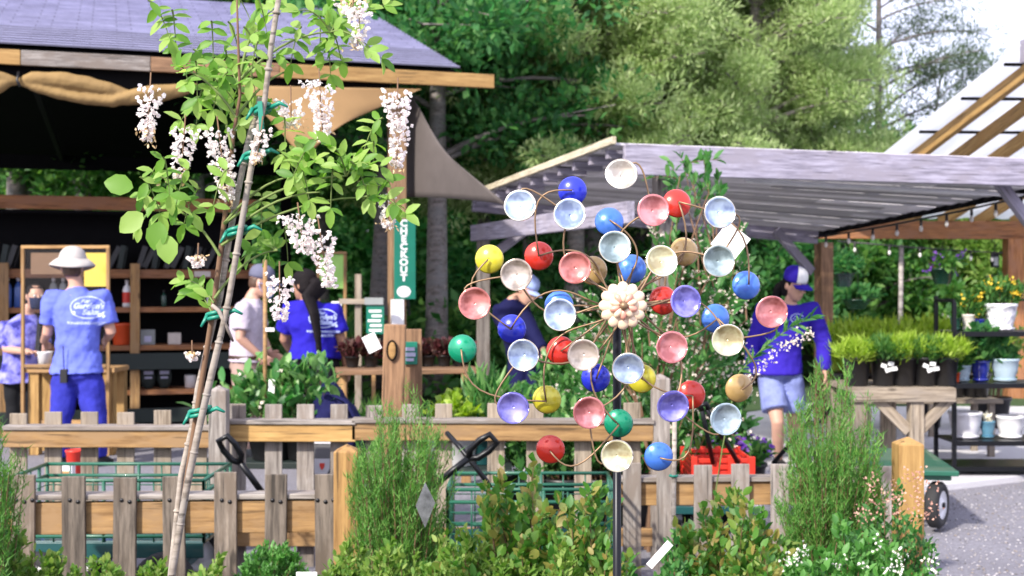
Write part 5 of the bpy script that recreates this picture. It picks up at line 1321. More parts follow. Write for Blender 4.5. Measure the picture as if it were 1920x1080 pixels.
# C: customer in the pale T-shirt, in profile
YC = 10.5; q = lambda px, py, dy=0.0: P(px, py, YC + dy)
C_ = person('man in profile with grey cap, pale blue mask, white T-shirt and khaki trousers', (P(466, 0, YC).x, YC, 0), 'skin',
    q(462, 680), q(464, 594), q(474, 554), q(489, 530), (1, .22, 0), (1, .15, -.22), (.12, 0, 1),
    [(q(456, 580, -.17), q(450, 634, -.20), q(484, 664, -.14), (.75, .1, -.5), (.2, .9, 0)), (q(478, 574, .19), q(490, 628, .2), q(506, 662, .12), (.7, -.2, -.3), (0, -.8, -.3))],
    [(q(458, 700, -.09), q(462, 775, -.09), q(456, 848, -.09), (1, .1, 0)), (q(466, 700, .1), q(470, 775, .1), q(468, 848, .1), (1, .1, 0))], s=1.0)
shirt(C_, 'shirt', M['white_cotton'], .02, .72, .024, .034, .030); trousers(C_, 'trousers', M['khaki'], 1.0, .018, .016, .04); shoes(C_, M['leather']); mask(C_, M['maskblue'])
b = MB(); loft(b, [(C_['hip'] + C_['up'] * z, C_['tr'] * .190, C_['td'] * .142) for z in (.030, .062)], 24); b.obj('belt', M['leather'], C_['t'])
head_shell(C_, [(-.05, .055, .05, -.04), (-.02, .070, .07, -.025), (.03, .073, .083, -.015)], M['hair_brown'], 'hair', 1.04)
def cap(I, m, mfront=None, mbill=None, tilt=0.0):
    s = I['s']; b = MB(); n = 24; prof = [(.083, .005), (.086, .03), (.084, .06), (.073, .09), (.05, .112), (.02, .122), (.001, .124)]
    vs = []; fs = []; mi = []
    for r, z in prof:
        for k in range(n):
            a = 2 * math.pi * k / n; vs.append(I['hd'](r * math.sin(a) * .98, r * math.cos(a) * 1.2 - .004, z + .03))
    for i in range(len(prof) - 1):
        for k in range(n):
            b_ = (k + 1) % n; fs.append((i * n + k, i * n + b_, (i + 1) * n + b_, (i + 1) * n + k)); aa = 2 * math.pi * (k + .5) / n; mi.append(1 if (mfront and abs((aa + math.pi) % (2 * math.pi) - math.pi) < .86) else 0)
    b.add(vs, fs, True); b.mi = mi; o = b.obj('cap', [m, mfront] if mfront else m, I['t'], thick=.004)
    b = MB(); rows = []
    for i in range(5):
        f = i / 4; rows.append([I['hd'](.078 * math.sin(a) * (1 - .12 * f), .100 * math.cos(a) + .004 + f * .078 * (math.cos(a) ** .5), .036 - f * f * .022 - .02 * abs(math.sin(a)) ** 2) for a in np.linspace(-1.25, 1.25, 15)])
    b.sheet(rows); b.obj('cap_bill', mbill or m, o, thick=.004)
    b = MB(); b.ell(I['hd'](0, -.004, .155), (.008, .008, .005)); b.obj('cap_button', m, o); return o
cap(C_, M['cap_grey'])
b = MB(); b.tube([C_['hd'](.02, .06, -.15), C_['chest'] + C_['td'] * .15 + Vector((.0, -.06, .02)), C_['chest'] + C_['td'] * .16 + Vector((0, -.06, -.08))], .006, 6); b.ell(C_['chest'] + C_['td'] * .165 + Vector((0, -.06, -.10)), (.012, .02, .03)); b.obj('lanyard', M['black_plastic'], C_['t'])

# D: long-haired woman in the royal blue shop shirt
YD = 9.6; q = lambda px, py, dy=0.0: P(px, py, YD + dy)
D_ = person('woman with a long black ponytail in a royal blue printed T-shirt, seen from behind', (P(590, 0, YD).x, YD, 0), 'skin_brown',
    q(590, 668), q(586, 600, .02), q(578, 560, .03), q(571, 534, .05), (-.30, .95, 0), (-.85, .55, -.1), (0, 0, 1),
    [(q(546, 580, .03), q(534, 636, .12), q(552, 668, .32), (.3, .8, -.5), (.6, 0, 0)), (q(622, 583, .03), q(640, 640, .06), q(650, 688, .06), (.1, .15, -1), (-.8, .3, 0))],
    [(q(572, 690), q(570, 770), q(570, 872), (-.3, 1, 0)), (q(612, 690), q(618, 770, .05), q(618, 872, .1), (.1, 1, 0))], s=.98)
sh_ = shirt(D_, 'shirt', M['royal'], -.10, .72, .028, .036, .036)
print_on(D_, sh_, shop_print(.78, True), q(601, 598, -.3), Vector((1, .15, -.03)), Vector((0, 0, 1)), Vector((-.05, 1, 0)), M['print_white'])
trousers(D_, 'trousers', M['black_cloth'], 1.0, .022, .02); shoes(D_, M['shoe'])
head_shell(D_, [(-.085, .052, .052, -.040), (-.04, .074, .078, -.028), (.02, .078, .092, -.012), (.07, .076, .092, -.006), (.105, .054, .066, -.006), (.125, .012, .015, -.008)], M['hair_dark'], 'hair', 1.10)
b = MB(); hp_ = [D_['hd'](0, -.10, .02), D_['hd'](0, -.15, -.02), q(579, 560, -.10), q(590, 590, -.165), q(595, 625, -.185), q(598, 655, -.20), q(600, 672, -.20)]
b.tube(hp_, [.06, .075, .07, .052, .038, .028, .010], 12, flat=.6); skin_up(b, 'ponytail', M['hair_dark'], D_['t'], .008, 2, .012)

# E: woman in the cap, walking
YE = 9.9; q = lambda px, py, dy=0.0: P(px, py, YE + dy)
E_ = person('woman in a purple and white cap, blue long-sleeved top and faded denim shorts, walking', (P(1470, 0, YE).x, YE, 0), 'skin',
    q(1462, 690), q(1472, 610), q(1482, 566), q(1490, 534, -.05), (.18, -1, 0), (.55, -.78, -.32), (0, -.1, 1),
    [(q(1434, 580, .02), q(1412, 645, .06), q(1404, 708, -.02), (-.15, -.1, -1), (.8, .3, 0)), (q(1520, 578, -.02), q(1543, 640, .04), q(1548, 700, -.02), (.05, -.2, -1), (-.8, .2, 0))],
    [(q(1444, 712), q(1458, 792, -.14), q(1460, 862, .02), (.1, -1, 0)), (q(1484, 712), q(1488, 790, .06), q(1492, 850, .36), (.1, -1, -.3))], s=.97, female=True)
sh_ = shirt(E_, 'long_sleeved_top', M['royal2'], -.14, 1.92, .030, .036, .03, .02)
print_on(E_, sh_, [oval_ring(.05, .032, .008, 30, .3, 5.9), off(text_mesh('For', .022, shear=.25), -.008, .012), off(text_mesh("Garden's", .022, shear=.25), 0, -.004), off(text_mesh('Sake', .022, shear=.25), .006, -.02)], q(1508, 598, -.3), Vector((1, .1, 0)), Vector((0, 0, 1)), Vector((-.05, 1, 0)), M['print_white'], 'chest_print')
trousers(E_, 'denim_shorts', M['denim_light'], .36, .022, .018, .0, .02); shoes(E_, M['shoe'])
cap(E_, M['royal2'], M['tag_white'], M['royal2'])
head_shell(E_, [(-.11, .050, .04, -.055), (-.06, .068, .060, -.04), (-.01, .076, .078, -.026), (.04, .078, .088, -.016)], M['hair_dark'], 'hair', 1.06)
b = MB(); b.tube([E_['hd'](0, -.09, .0), E_['hd'](.02, -.13, -.06), E_['hd'](.05, -.12, -.15), E_['hd'](.07, -.09, -.23)], [.03, .042, .036, .012], 10); skin_up(b, 'ponytail', M['hair_dark'], E_['t'], .008, 2, .01)

# F: bending worker behind the spinner
YF_ = 11.6; q = lambda px, py, dy=0.0: P(px, py, YF_ + dy)
F_ = person('person in navy clothes and a pale blue cap bending forward behind the wind spinner', (P(985, 0, YF_).x, YF_, 0), 'skin',
    q(986, 662), q(958, 592, -.1), q(965, 556, -.22), q(986, 545, -.30), (.55, -.8, 0), (.8, -.5, -.45), (.3, 0, 1),
    [(q(938, 578, -.12), q(956, 632, -.32), q(990, 655, -.40), (.6, -.3, -.6), (0, .3, -.5)), (q(978, 582, -.1), q(1000, 628, -.3), q(1018, 655, -.4), (.5, -.3, -.7), (0, .3, -.5))],
    [(q(972, 680), q(968, 752, -.1), q(972, 815), (.5, -.9, 0)), (q(1002, 680), q(1006, 752, -.1), q(1004, 815), (.5, -.9, 0))], s=.98)
shirt(F_, 'shirt', M['navy_cloth'], -.12, 1.95, .03, .02, .03); trousers(F_, 'trousers', M['navy_cloth']); shoes(F_, M['shoe']); cap(F_, M['maskblue'])
head_shell(F_, [(-.05, .055, .05, -.04), (-.02, .070, .07, -.025), (.03, .073, .083, -.015)], M['hair_brown'], 'hair', 1.04)
# rolled tan curtain tied under the eave
M['tan_cloth'] = mat('tan_canvas', (.26, .165, .06), .8, bmp=.3, bscale=60)
cu = thing('rolled_curtain', 'tan canvas curtain rolled and twisted under the shelter eave', 'curtain', H(.5, .06, 2.9))
def cpt(px, py, off=0):
    for it in range(3): pass
    # depth on the curtain's line
    u = 0
    for _ in range(30):
        p = H(u, .0 + off, 0); e = (p.x * FPX / p.y + 960) - px; u -= e / 190
    return P(px, py, p.y)
b = MB(); b.tube([cpt(-120, 178), cpt(-40, 172), cpt(0, 160), cpt(20, 152), cpt(35, 153)], [.06, .075, .06, .04, .03], 10)
b.tube([cpt(-100, 145), cpt(-30, 140), cpt(10, 147), cpt(35, 153)], [.05, .06, .045, .03], 10); skin_up(b, 'cloth_roll', M['tan_cloth'], cu, .012, 4, .016)
b = MB(); b.tube([cpt(35, 153), cpt(60, 147), cpt(110, 150), cpt(160, 158), cpt(205, 168), cpt(235, 178, .03), cpt(262, 190, .08)], [.03, .055, .07, .07, .06, .05, .03], 10)
b.tube([cpt(35, 154), cpt(60, 163), cpt(110, 177), cpt(160, 186), cpt(210, 190), cpt(255, 178), cpt(290, 172), cpt(330, 168), cpt(360, 163)], [.03, .04, .05, .055, .06, .07, .075, .06, .04], 10, flat=.8)
b.tube([cpt(215, 190), cpt(260, 186), cpt(300, 180), cpt(340, 172), cpt(372, 160)], [.04, .06, .06, .05, .03], 10, flat=.8)
skin_up(b, 'cloth_roll', M['tan_cloth'], cu, .012, 4, .016)
b = MB(); b.tube([cpt(35, 135, -.02), cpt(32, 150, -.06), cpt(38, 162, -.06)], .012, 6); b.obj('tie_cord', M['black_plastic'], cu)


# ================================================================== SHELTER FITTINGS
HM = Matrix((HU, HV, Z3)).transposed()
sv = thing('shelving_unit', 'dark-backed shelving unit with orange timber shelves under the shelter', 'shelves', H(1, 2.4, 0))
v0, v1 = 2.2, 2.62
plank('top_beam', H(-1.2, v0, 2.245), H(2.25, v0, 2.245), .05, .13, M['orange_wood'], sv)
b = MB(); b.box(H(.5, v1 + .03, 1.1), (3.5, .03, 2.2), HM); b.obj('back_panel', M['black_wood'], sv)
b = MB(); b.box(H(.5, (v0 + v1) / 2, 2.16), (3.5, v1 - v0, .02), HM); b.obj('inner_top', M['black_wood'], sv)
for z in (1.56, 1.205, .83, .39): plank('shelf', H(-1.2, (v0 + v1) / 2, z), H(2.25, (v0 + v1) / 2, z), v1 - v0, .05 if z < 1.5 else .085, M['orange_wood'], sv)
for u in (-1.15, -.13, 1.07, 2.22): plank('upright', H(u, v0 - .03, 0), H(u, v0 - .03, 1.66), .09, .05, M['tan_wood'], sv, up=HV)
for z, h_ in ((.70, .16), (.17, .14)): plank('dark_board', H(-1.2, v0 - .075, z), H(2.25, v0 - .075, z), .03, h_, M['darkboard'], sv)
def su(px, Yo=12.55):   # u on the shelf front for a picture column
    u = 1.0
    for _ in range(30):
        p = H(u, v0 + .1, 0); u -= ((p.x * FPX / p.y + 960) - px) / 185
    return u
def on_shelf(px, z): return H(su(px), v0 + .12, z)
def bottle(px, z, h, r, mbody, mcap, label, lab=None, group=None):
    c = on_shelf(px, z); t = thing('bottle', label, 'bottle', c, group)
    b = MB(); b.lathe([(r * .9, 0), (r, .01), (r, h * .62), (r * .75, h * .74), (r * .34, h * .82), (r * .32, h * .88)], 18, c=c); b.obj('body', M[mbody], t)
    b = MB(); b.lathe([(r * .42, h * .86), (r * .42, h * .97), (r * .34, h)], 14, c=c); b.obj('cap', M[mcap], t)
    if lab:
        b = MB(); b.lathe([(r * 1.015, h * .16), (r * 1.015, h * .55)], 18, c=c, cap=False); b.obj('paper_label', M[lab], t)
M['blue_plastic'] = mat('blue_bottle_plastic', (.05, .12, .40), .25, coat=.4); M['dark_green_plastic'] = mat('dark_green_plastic', (.012, .05, .035), .25, coat=.4)
M['orange_plastic'] = mat('orange_red_plastic', (.62, .08, .02), .4); M['cardboard'] = mat('pale_card', (.55, .50, .46), .8); M['grey_card'] = mat('grey_card', (.25, .27, .27), .7)
bottle(238, 1.23, .27, .042, 'white_plastic', 'white_plastic', 'white bottle with a red label beside the shelf upright', 'red_plastic')
bottle(307, 1.23, .17, .028, 'dark_green_plastic', 'black_plastic', 'small dark green bottle alone on the middle shelf')
for i, px in enumerate((14, 34, 100, 118)): bottle(px, 1.23, .30, .04, 'blue_plastic' if i < 2 else 'grey_card', 'white_plastic', ('blue spray bottle at the left end of the shelf', 'blue spray bottle between the end bottle and the clerk', 'grey spray bottle behind the bucket hat man, on the left', 'grey spray bottle behind the bucket hat man, on the right')[i], group='spray bottles on the shelf')
bottle(395, 1.23, .14, .04, 'white_plastic', 'black_plastic', 'short pale jar behind the vine stakes on the middle shelf')
bk = on_shelf(228, .857); t = thing('bucket', 'orange-red bucket on the lower shelf right of the counter', 'bucket', bk); b = MB()
b.lathe([(.075, 0), (.078, .01), (.105, .19), (.112, .195), (.112, .215), (.104, .215), (.07, .02)], 24, c=bk, cap=True); b.obj('body', M['orange_plastic'], t)
b = MB(); b.tube([bk + HM @ Vector((.11 * math.cos(a), -.04, .20 - .09 * math.sin(a))) for a in np.linspace(0, math.pi, 12)], .003, 5); b.obj('wire_handle', M['black_metal'], t)
def carton(px, z, d, m, label, pm=None):
    c = on_shelf(px, z) + Vector((0, 0, d[2] / 2)); b = MB(); b.box(c, d, HM); o = b.obj('carton', M[m], bevel=.004); tag(o, label, 'box')
    b = MB(); b.box(c - HV * (d[1] / 2 + .001) + Vector((0, 0, -d[2] * .12)), (d[0] * .5, .003, d[2] * .4), HM); b.obj('print', M[pm or 'faint'], o)
carton(277, .857, (.14, .10, .15), 'grey_card', 'grey carton with a pale print on the lower shelf'); carton(327, .857, (.125, .10, .115), 'cardboard', 'small white carton on the lower shelf', 'cardboard')
for i, (px, lb) in enumerate(((278, 'dark printed bag under the grey carton'), (308, 'dark printed bag under the small white carton'))):
    c = on_shelf(px, .42); b = MB(); b.ell(c + Vector((0, 0, .11)), (.075, .05, .125), HM, 14, 10); o = b.obj('soil_bag', M['darkboard']); tag(o, lb, 'bag', 'dark bags on the bottom shelf')
    b = MB(); b.box(c + Vector((0, 0, .16)) - HV * .052, (.09, .004, .035), HM); b.box(c + Vector((0, 0, .11)) - HV * .054, (.07, .004, .02), HM); b.obj('print', M['faint'], o)
c = on_shelf(357, .42); b = MB(); b.lathe([(.055, 0), (.058, .12), (.06, .125), (.045, .125), (.043, .02)], 20, c=c); tag(b.obj('white_tub', M['white_plastic']), 'white tub on the bottom shelf left of the vine stakes', 'tub')
for i, px in enumerate((8, 22, 214, 228, 266, 280, 292, 318, 332, 350, 368, 394)):
    c = on_shelf(px, 1.61); t_ = Matrix.Rotation(R(10 + 8 * (i % 3)), 3, HV); b = MB()
    for k in range(1): b.box(c + Vector((0, 0, .115)), (.052, .14, .23), t_ @ HM); b.box(c + t_ @ Vector((0, 0, .115)) - HV * .075 + HU * .02, (.006, .006, .21), t_ @ HM)
    o = b.obj('plastic_pouch', M['black_plastic'] if i % 3 else M['darkboard'], bevel=.012)
    tag(o, 'dark glossy pouch leaning in the row on the top shelf', 'pouch', 'pouches leaning in the row on the top shelf')
card_ = on_shelf(378, 1.56) - HV * .14; b = MB(); b.box(card_, (.16, .003, .055), HM); tag(b.obj('shelf_label', M['cardboard']), 'pale card fixed to the edge of the top shelf', 'shelf label')

# counter with its screen
YK = 10.95; ct = thing('service_counter', 'timber service counter in front of the man in the bucket hat', 'counter', (P(135, 0, YK).x, YK, 0))
kz = P(0, 693, YK).z; xl, xr = P(52, 0, YK).x, P(222, 0, YK).x
plank('counter_top', (xl, YK + .1, kz), (xr, YK + .1, kz), .42, .04, M['tan_wood'], ct)
for x in (xl + .08, xr - .06):
    for y in (YK - .04, YK + .26): plank('leg', (x, y, 0), (x, y, kz - .02), .09, .09, M['yellow_wood'], ct)
plank('stretcher', (xl + .1, YK - .04, .25), (xr - .08, YK - .04, .25), .04, .09, M['tan_wood'], ct)
sc = thing('counter_screen', 'wood-framed clear screen with yellow and brown panels standing on the counter', 'screen', (P(132, 0, YK).x, YK - .12, kz))
zt = P(0, 467, YK).z; xa, xb = P(53, 0, YK).x, P(211, 0, YK).x; yk = YK - .12
for x in (xa, xb): plank('frame_post', (x, yk, .0 if x == xa else .0), (x, yk, zt), .028, .03, M['tan_wood'], sc, up=(0, -1, 0))
plank('frame_rail', (xa - .014, yk, zt + .014), (xb + .014, yk, zt + .014), .03, .028, M['tan_wood'], sc)
plank('frame_rail', (xa + .014, yk, kz + .04), (xb - .014, yk, kz + .04), .028, .026, M['tan_wood'], sc)
m, nt, N, Lk, bb = nodes('clear_acrylic'); tp = N.new('ShaderNodeBsdfTransparent'); gl = N.new('ShaderNodeBsdfGlossy'); gl.inputs['Roughness'].default_value = .05
mx = N.new('ShaderNodeMixShader'); mx.inputs[0].default_value = .015; Lk.new(tp.outputs[0], mx.inputs[1]); Lk.new(gl.outputs[0], mx.inputs[2]); Lk.new(mx.outputs[0], N['Material Output'].inputs['Surface']); M['acrylic'] = m
b = MB(); b.box(((xa + xb) / 2, yk, (kz + .06 + zt) / 2), (xb - xa - .03, .004, zt - kz - .07)); b.obj('pane', M['acrylic'], sc)
M['yellow_card'] = mat('yellow_card', (.62, .46, .06), .6); M['brown_card'] = mat('brown_card', (.15, .085, .045), .7)
for (x0, y0, x1, y1, m_, nm) in ((158, 474, 206, 537, 'yellow_card', 'yellow_panel'), (58, 474, 124, 514, 'brown_card', 'brown_panel')):
    a, c_ = P(x0, y0, yk + .02), P(x1, y1, yk + .02); b = MB(); b.box(((a.x + c_.x) / 2, yk + .02, (a.z + c_.z) / 2), (c_.x - a.x, .006, a.z - c_.z)); b.obj(nm, M[m_], sc)
tb = P(86, 690, YK); t = thing('white_tub', 'white plastic tub on the service counter beside the man in the bucket hat', 'tub', (tb.x, YK, kz + .02)); b = MB(); b.lathe([(.05, .0), (.062, .12), (.066, .125), (.066, .135), (.058, .135), (.05, .02)], 20, c=(tb.x, YK - .02, kz + .02)); b.obj('body', M['white_plastic'], t)
tab = P(74, 628, YK + .05); t = thing('card_terminal', 'black upright terminal on the service counter by the clerk', 'terminal', (tab.x, YK + .05, kz)); b = MB(); b.box((tab.x, YK + .05, tab.z), (.045, .05, .26), Matrix.Rotation(R(5), 3, 'Y')); b.obj('housing', M['black_plastic'], t, bevel=.006)
b = MB(); b.tube([(tab.x, YK + .05, kz + .02), (tab.x, YK + .05, tab.z - .1)], .018, 10); b.lathe([(.05, 0), (.05, .012), (.02, .02)], 16, c=(tab.x, YK + .05, kz + .021)); b.obj('stand', M['black_plastic'], t)

# boards, trellis and signs right of the checkout
YG = 12.2
nb = thing('notice_board', 'lime-green notice board on thin wooden posts behind the long-haired woman', 'notice board', (P(628, 0, YG).x, YG, 0)); M['lime_card'] = mat('lime_board', (.30, .56, .13), .6)
a, c_ = P(600, 477, YG), P(644, 541, YG); b = MB(); b.box(((a.x + c_.x) / 2, YG, (a.z + c_.z) / 2), (c_.x - a.x, .015, a.z - c_.z)); b.obj('panel', M['lime_card'], nb)
for px in (597, 647): p = P(px, 472, YG); plank('post', (p.x, YG, 0), p, .03, .03, M['tan_wood'], nb)
p0, p1 = P(594, 474, YG - .025), P(650, 474, YG - .025); plank('top_rail', p0, p1, .02, .022, M['tan_wood'], nb)
a, c_ = P(622, 565, YG), P(641, 615, YG); b = MB(); b.box(((a.x + c_.x) / 2, YG - .02, (a.z + c_.z) / 2), (c_.x - a.x, .004, a.z - c_.z)); b.obj('white_sheet', M['tag_white'], nb)
YX = 11.0; tl = thing('timber_cross_frame', 'pale timber cross frame left of the checkout post', 'frame', (P(672, 0, YX).x, YX, 0))
p = P(672, 514, YX); plank('post', (p.x, YX, 0), p, .055, .05, M['picket_b'], tl); plank('crossbar', P(636, 565, YX - .046), P(719, 566, YX - .046), .04, .045, M['picket_b'], tl)
YM = 10.4; ms = thing('menu_sign', 'green sign with white lines of text under a grey bar beside the checkout post', 'sign', (P(702, 0, YM).x, YM, 0))
a, c_ = P(687, 572, YM), P(720, 626, YM); b = MB(); b.box(((a.x + c_.x) / 2, YM, (a.z + c_.z) / 2), (c_.x - a.x, .012, a.z - c_.z)); b.obj('panel', M['green_sign'], ms)
a, c_ = P(684, 558, YM), P(719, 571, YM); b = MB(); b.box(((a.x + c_.x) / 2, YM - .01, (a.z + c_.z) / 2), (c_.x - a.x, .03, a.z - c_.z)); b.obj('top_bar', M['grey_card'], ms)
b = MB()
for k, (x0, x1) in enumerate(((692, 715), (697, 716), (690, 714), (694, 716), (692, 716))): y = 581 + k * 9; a, c_ = P(x0, y, YM), P(x1, y + 4.5, YM); b.box(((a.x + c_.x) / 2, YM - .008, (a.z + c_.z) / 2), (c_.x - a.x, .004, a.z - c_.z))
b.obj('text_lines', M['tag_white'], ms)
p = P(700, 626, YM); b = MB(); b.beam((p.x, YM + .02, 0), (p.x, YM + .02, p.z + .1), .03, .02); b.obj('stake', M['tan_wood'], ms)
# plant bench with dark red plants
YP = 9.4
bn = thing('plant_bench', 'low timber plant bench behind the fence with dark red seedlings', 'bench', (P(760, 0, YP).x, YP, 0)); zb = P(0, 690, YP).z
plank('bench_top', (P(630, 0, YP).x, YP, zb - .02), (P(890, 0, YP).x, YP + .2, zb - .02), .5, .035, M['brown_wood'], bn)
for px in (645, 875): p = P(px, 0, YP); plank('leg', (p.x, YP - .1, 0), (p.x, YP - .1, zb - .04), .07, .07, M['tan_wood'], bn)
M['red_leaf'] = leafmat('dark_red_leaves', [(.06, .015, .02), (.12, .035, .035), (.05, .05, .03)], .3, .5)
def black_pot(c, r, h, label, plant=None, col='black_plastic', group=None, n=24, per=40, leaf=(.04, .018), m_='camellia', ph=.25, pw=None, tmpl='oval', seed=1, name='potted_plant', bl=None, up=.3, droop=.15):
    c = Vector(c); t = thing(name, label, 'potted plant', c, group)
    b = MB(); b.lathe([(r * .74, 0), (r * .76, .004), (r * .97, h * .9), (r * 1.04, h * .9), (r * 1.04, h), (r * .96, h), (r * .9, h * .82), (.002, h * .82)], 22, c=c); b.obj('pot', M[col], t)
    pr = pw or r * 1.4; px = c.x * FPX / c.y + 960; zt = c.z + h + ph
    shrub(name, label, 'potted plant', px, c.y, 2 * pr * FPX / c.y, 540 - (zt - CAMZ) * FPX / c.y, n, per, leaf, m_, tmpl, seed, base_w=.3, z0=c.z + h * .8, parent=t, droop=droop, f0=.2, stemr=.003, up=up)
    if bl: blossoms(t, px, c.y, 2 * pr * FPX / c.y * .9, 540 - (zt - CAMZ) * FPX / c.y, 540 - (c.z + h + ph * .3 - CAMZ) * FPX / c.y, bl[0], bl[1], bl[2], seed + 500, bl[3] if len(bl) > 3 else 5, cluster=.012, depth=.7)
    return t
for i, px in enumerate((655, 690, 770, 800, 830, 858)):
    p = P(px, 690, YP + (px - 760) * .0008 * 1.0); black_pot((p.x, YP + .08 + (px - 630) / 1300, zb), .055, .08, ('dark red seedling pot at the left end of the plant bench', 'dark red seedling pot under the white tag', 'dark red seedling pot right of the short brown board', 'dark red seedling pot in the middle of the bench', 'dark red seedling pot left of the green spinner cup', 'dark red seedling pot at the right end of the plant bench')[i], m_='red_leaf', ph=.10, pw=.09, leaf=(.05, .03), n=16, per=26, seed=300 + i, group='dark red seedlings on the bench')
# plants on the ground behind the back fence
Yq = 7.3
def ground_pot(px, py_top_pot, r, Y, **k):
    c = P(px, py_top_pot, Y); h = k.pop('h', .3); return black_pot((c.x, Y, k.pop('z', c.z - h)), r, h, **k)
def low_table(label, px0, px1, Y, z, dep=.5, m_='tan_wood'):
    t = thing('plant_table', label, 'table', (P((px0 + px1) / 2, 0, Y).x, Y, 0)); x0, x1 = P(px0, 0, Y).x, P(px1, 0, Y).x
    plank('table_top', (x0, Y, z - .02), (x1, Y, z - .02), dep, .035, M[m_], t)
    for x in (x0 + .08, x1 - .08):
        for y in (Y - dep / 2 + .06, Y + dep / 2 - .06): plank('leg', (x, y, 0), (x, y, z - .038), .05, .05, M[m_], t)
low_table('dark low table behind the back fence carrying the glossy-leaved pots', 395, 690, 7.35, .46, .6, 'darkboard'); low_table('dark low table behind the back fence carrying the lime plant', 800, 960, 7.35, .42, .6, 'darkboard')
black_pot((P(430, 0, 7.3).x, 7.3, .46), .12, .16, 'glossy-leaved potted shrub in front of the khaki trousers', n=14, per=20, leaf=(.08, .034), ph=.25, pw=.20, seed=310, group='glossy-leaved pots')
tt = black_pot((P(510, 0, 7.2).x, 7.2, .46), .14, .16, 'tall staked glossy-leaved shrub with white buds between the two customers', n=14, per=22, leaf=(.085, .038), ph=.40, pw=.22, seed=311, bl=(10, .025, 'cream_fl', 5), group='glossy-leaved pots')
p = P(497, 487, 7.15); b = MB(); b.tube([(p.x, 7.15, .56), p], .012, 8); b.obj('bamboo_stake', M['tan_wood'], tt)
card(506, 618, 7.1, .05, .02, 0, 'small white tag on the staked glossy shrub'); card(509, 728, 7.12, .035, .10, 4, 'white tag hanging low on the staked glossy shrub')
black_pot((P(575, 0, 7.2).x, 7.2, .46), .14, .16, 'glossy-leaved potted shrub in front of the long-haired woman', n=14, per=22, leaf=(.085, .038), ph=.44, pw=.22, seed=312, group='glossy-leaved pots')
bag = P(630, 735, 7.15); t = thing('shoulder_bag', 'slumped navy fabric bag behind the fence beside the long-haired woman', 'bag', (bag.x, 7.15, .46)); b = MB()
loft(b, [(Vector((bag.x + dx, 7.15, z)), Vector((a, 0, 0)), Vector((0, d, 0))) for z, a, d, dx in ((.465, .10, .10, 0), (.5, .15, .13, 0), (.62, .15, .13, .02), (.75, .12, .10, -.01), (.85, .07, .07, -.03), (.90, .03, .03, -.04))])
for k_ in range(7): b.tube([(bag.x - .15 + .045 * k_, 7.10 + .02 * (k_ % 2), .47), (bag.x - .10 + .035 * k_, 7.03, .62 + .03 * (k_ % 3)), (bag.x - .05 + .015 * k_, 7.08, .80)], [.03, .034, .02], 8)
o = skin_up(b, 'body', M['navy_cloth'], t, .009, 1, .05)
b = MB(); b.tube([(bag.x - .04, 7.1, .84), (bag.x + .07, 7.03, .80), (bag.x + .15, 7.03, .66), (bag.x + .17, 7.05, .52)], .018, 8, flat=.5); b.obj('strap', M['navy_cloth'], t)
M['stone_white'] = mat('white_glazed_pot', (.72, .72, .74), .3, coat=.3)
black_pot((P(700, 0, 7.4).x, 7.4, .36), .11, .22, 'white pot of grassy leaves beside the knotted board', col='stone_white', m_='feather', tmpl='needle', n=30, per=30, leaf=(.10, .008), ph=.14, pw=.14, seed=313)
black_pot((P(858, 0, 7.25).x, 7.25, .42), .125, .22, 'white pot of bright lime foliage left of the spinner', col='stone_white', m_='lime', leaf=(.05, .034), n=34, per=40, ph=.17, pw=.16, seed=314)
black_pot((P(905, 0, 7.3).x, 7.3, .42), .10, .20, 'teal pot of upright dark green leaves beside the lime plant', col='teal_metal', m_='camellia', leaf=(.12, .02), n=24, per=20, ph=.24, pw=.11, seed=315, up=.9)
for i, (px, y, lb) in enumerate(((985, 720, 'leafy nursery pot behind the back fence below the pale blue cup'), (1060, 735, 'leafy nursery pot behind the back fence left of the pole'), (1130, 730, 'leafy nursery pot behind the back fence just left of the spinner pole'), (1200, 735, 'leafy nursery pot behind the back fence right of the pole'))):
    black_pot((P(px, 0, 7.4).x, 7.4, .05), .15, .28, lb, n=30, per=40, leaf=(.07, .032), ph=P(0, y, 7.4).z - .33, pw=.22, seed=320 + i, m_='camellia' if i % 2 else 'sprig_leaf', group='leafy nursery pots behind the back fence', bl=(6, .02, 'cream_fl', 5))
for i, (px, lb) in enumerate(((1310, 'purple petunia pot left of the red crate'), (1352, 'purple petunia pot behind the black cart handle'), (1396, 'purple petunia pot beside the leg of the woman in the cap'))):
    black_pot((P(px, 0, 8.2).x, 8.2, .10), .14, .2, lb, n=26, per=34, leaf=(.05, .03), ph=.16, pw=.16, seed=330 + i, m_='mid_leaf', bl=(26, .03, 'purple_fl', 5), group='purple petunia pots')

# ================================================================== NURSERY AT THE RIGHT
YN = 9.3
tbn = thing('nursery_table', 'sturdy timber nursery table with diagonal braces carrying black pots', 'table', (P(1710, 0, YN).x, YN, 0)); zt = P(0, 724, YN).z
x0, x1 = P(1590, 0, YN).x, P(1782, 0, YN).x
for k in range(4): plank('top_board', (x0, YN + k * .2, zt - .02), (x1 + .0, YN + k * .2, zt - .02), .19, .035, M['picket_b'], tbn)
plank('apron', (x0, YN - .112, zt - .055), (x1, YN - .112, zt - .055), .03, .10, M['picket_b'], tbn)
for px, y in ((1712, YN - .05), (1606, YN - .05), (1712, YN + .62), (1606, YN + .62)): p = P(px, 0, YN); plank('leg', (p.x, y, .05), (p.x, y, zt - .04), .10, .10, M['picket_b'], tbn)
for (pa, pb) in (((1640, 745), (1704, 808)), ((1782, 745), (1722, 808))): plank('brace', P(*pa, YN - .06), P(*pb, YN - .06), .04, .08, M['picket_b'], tbn)
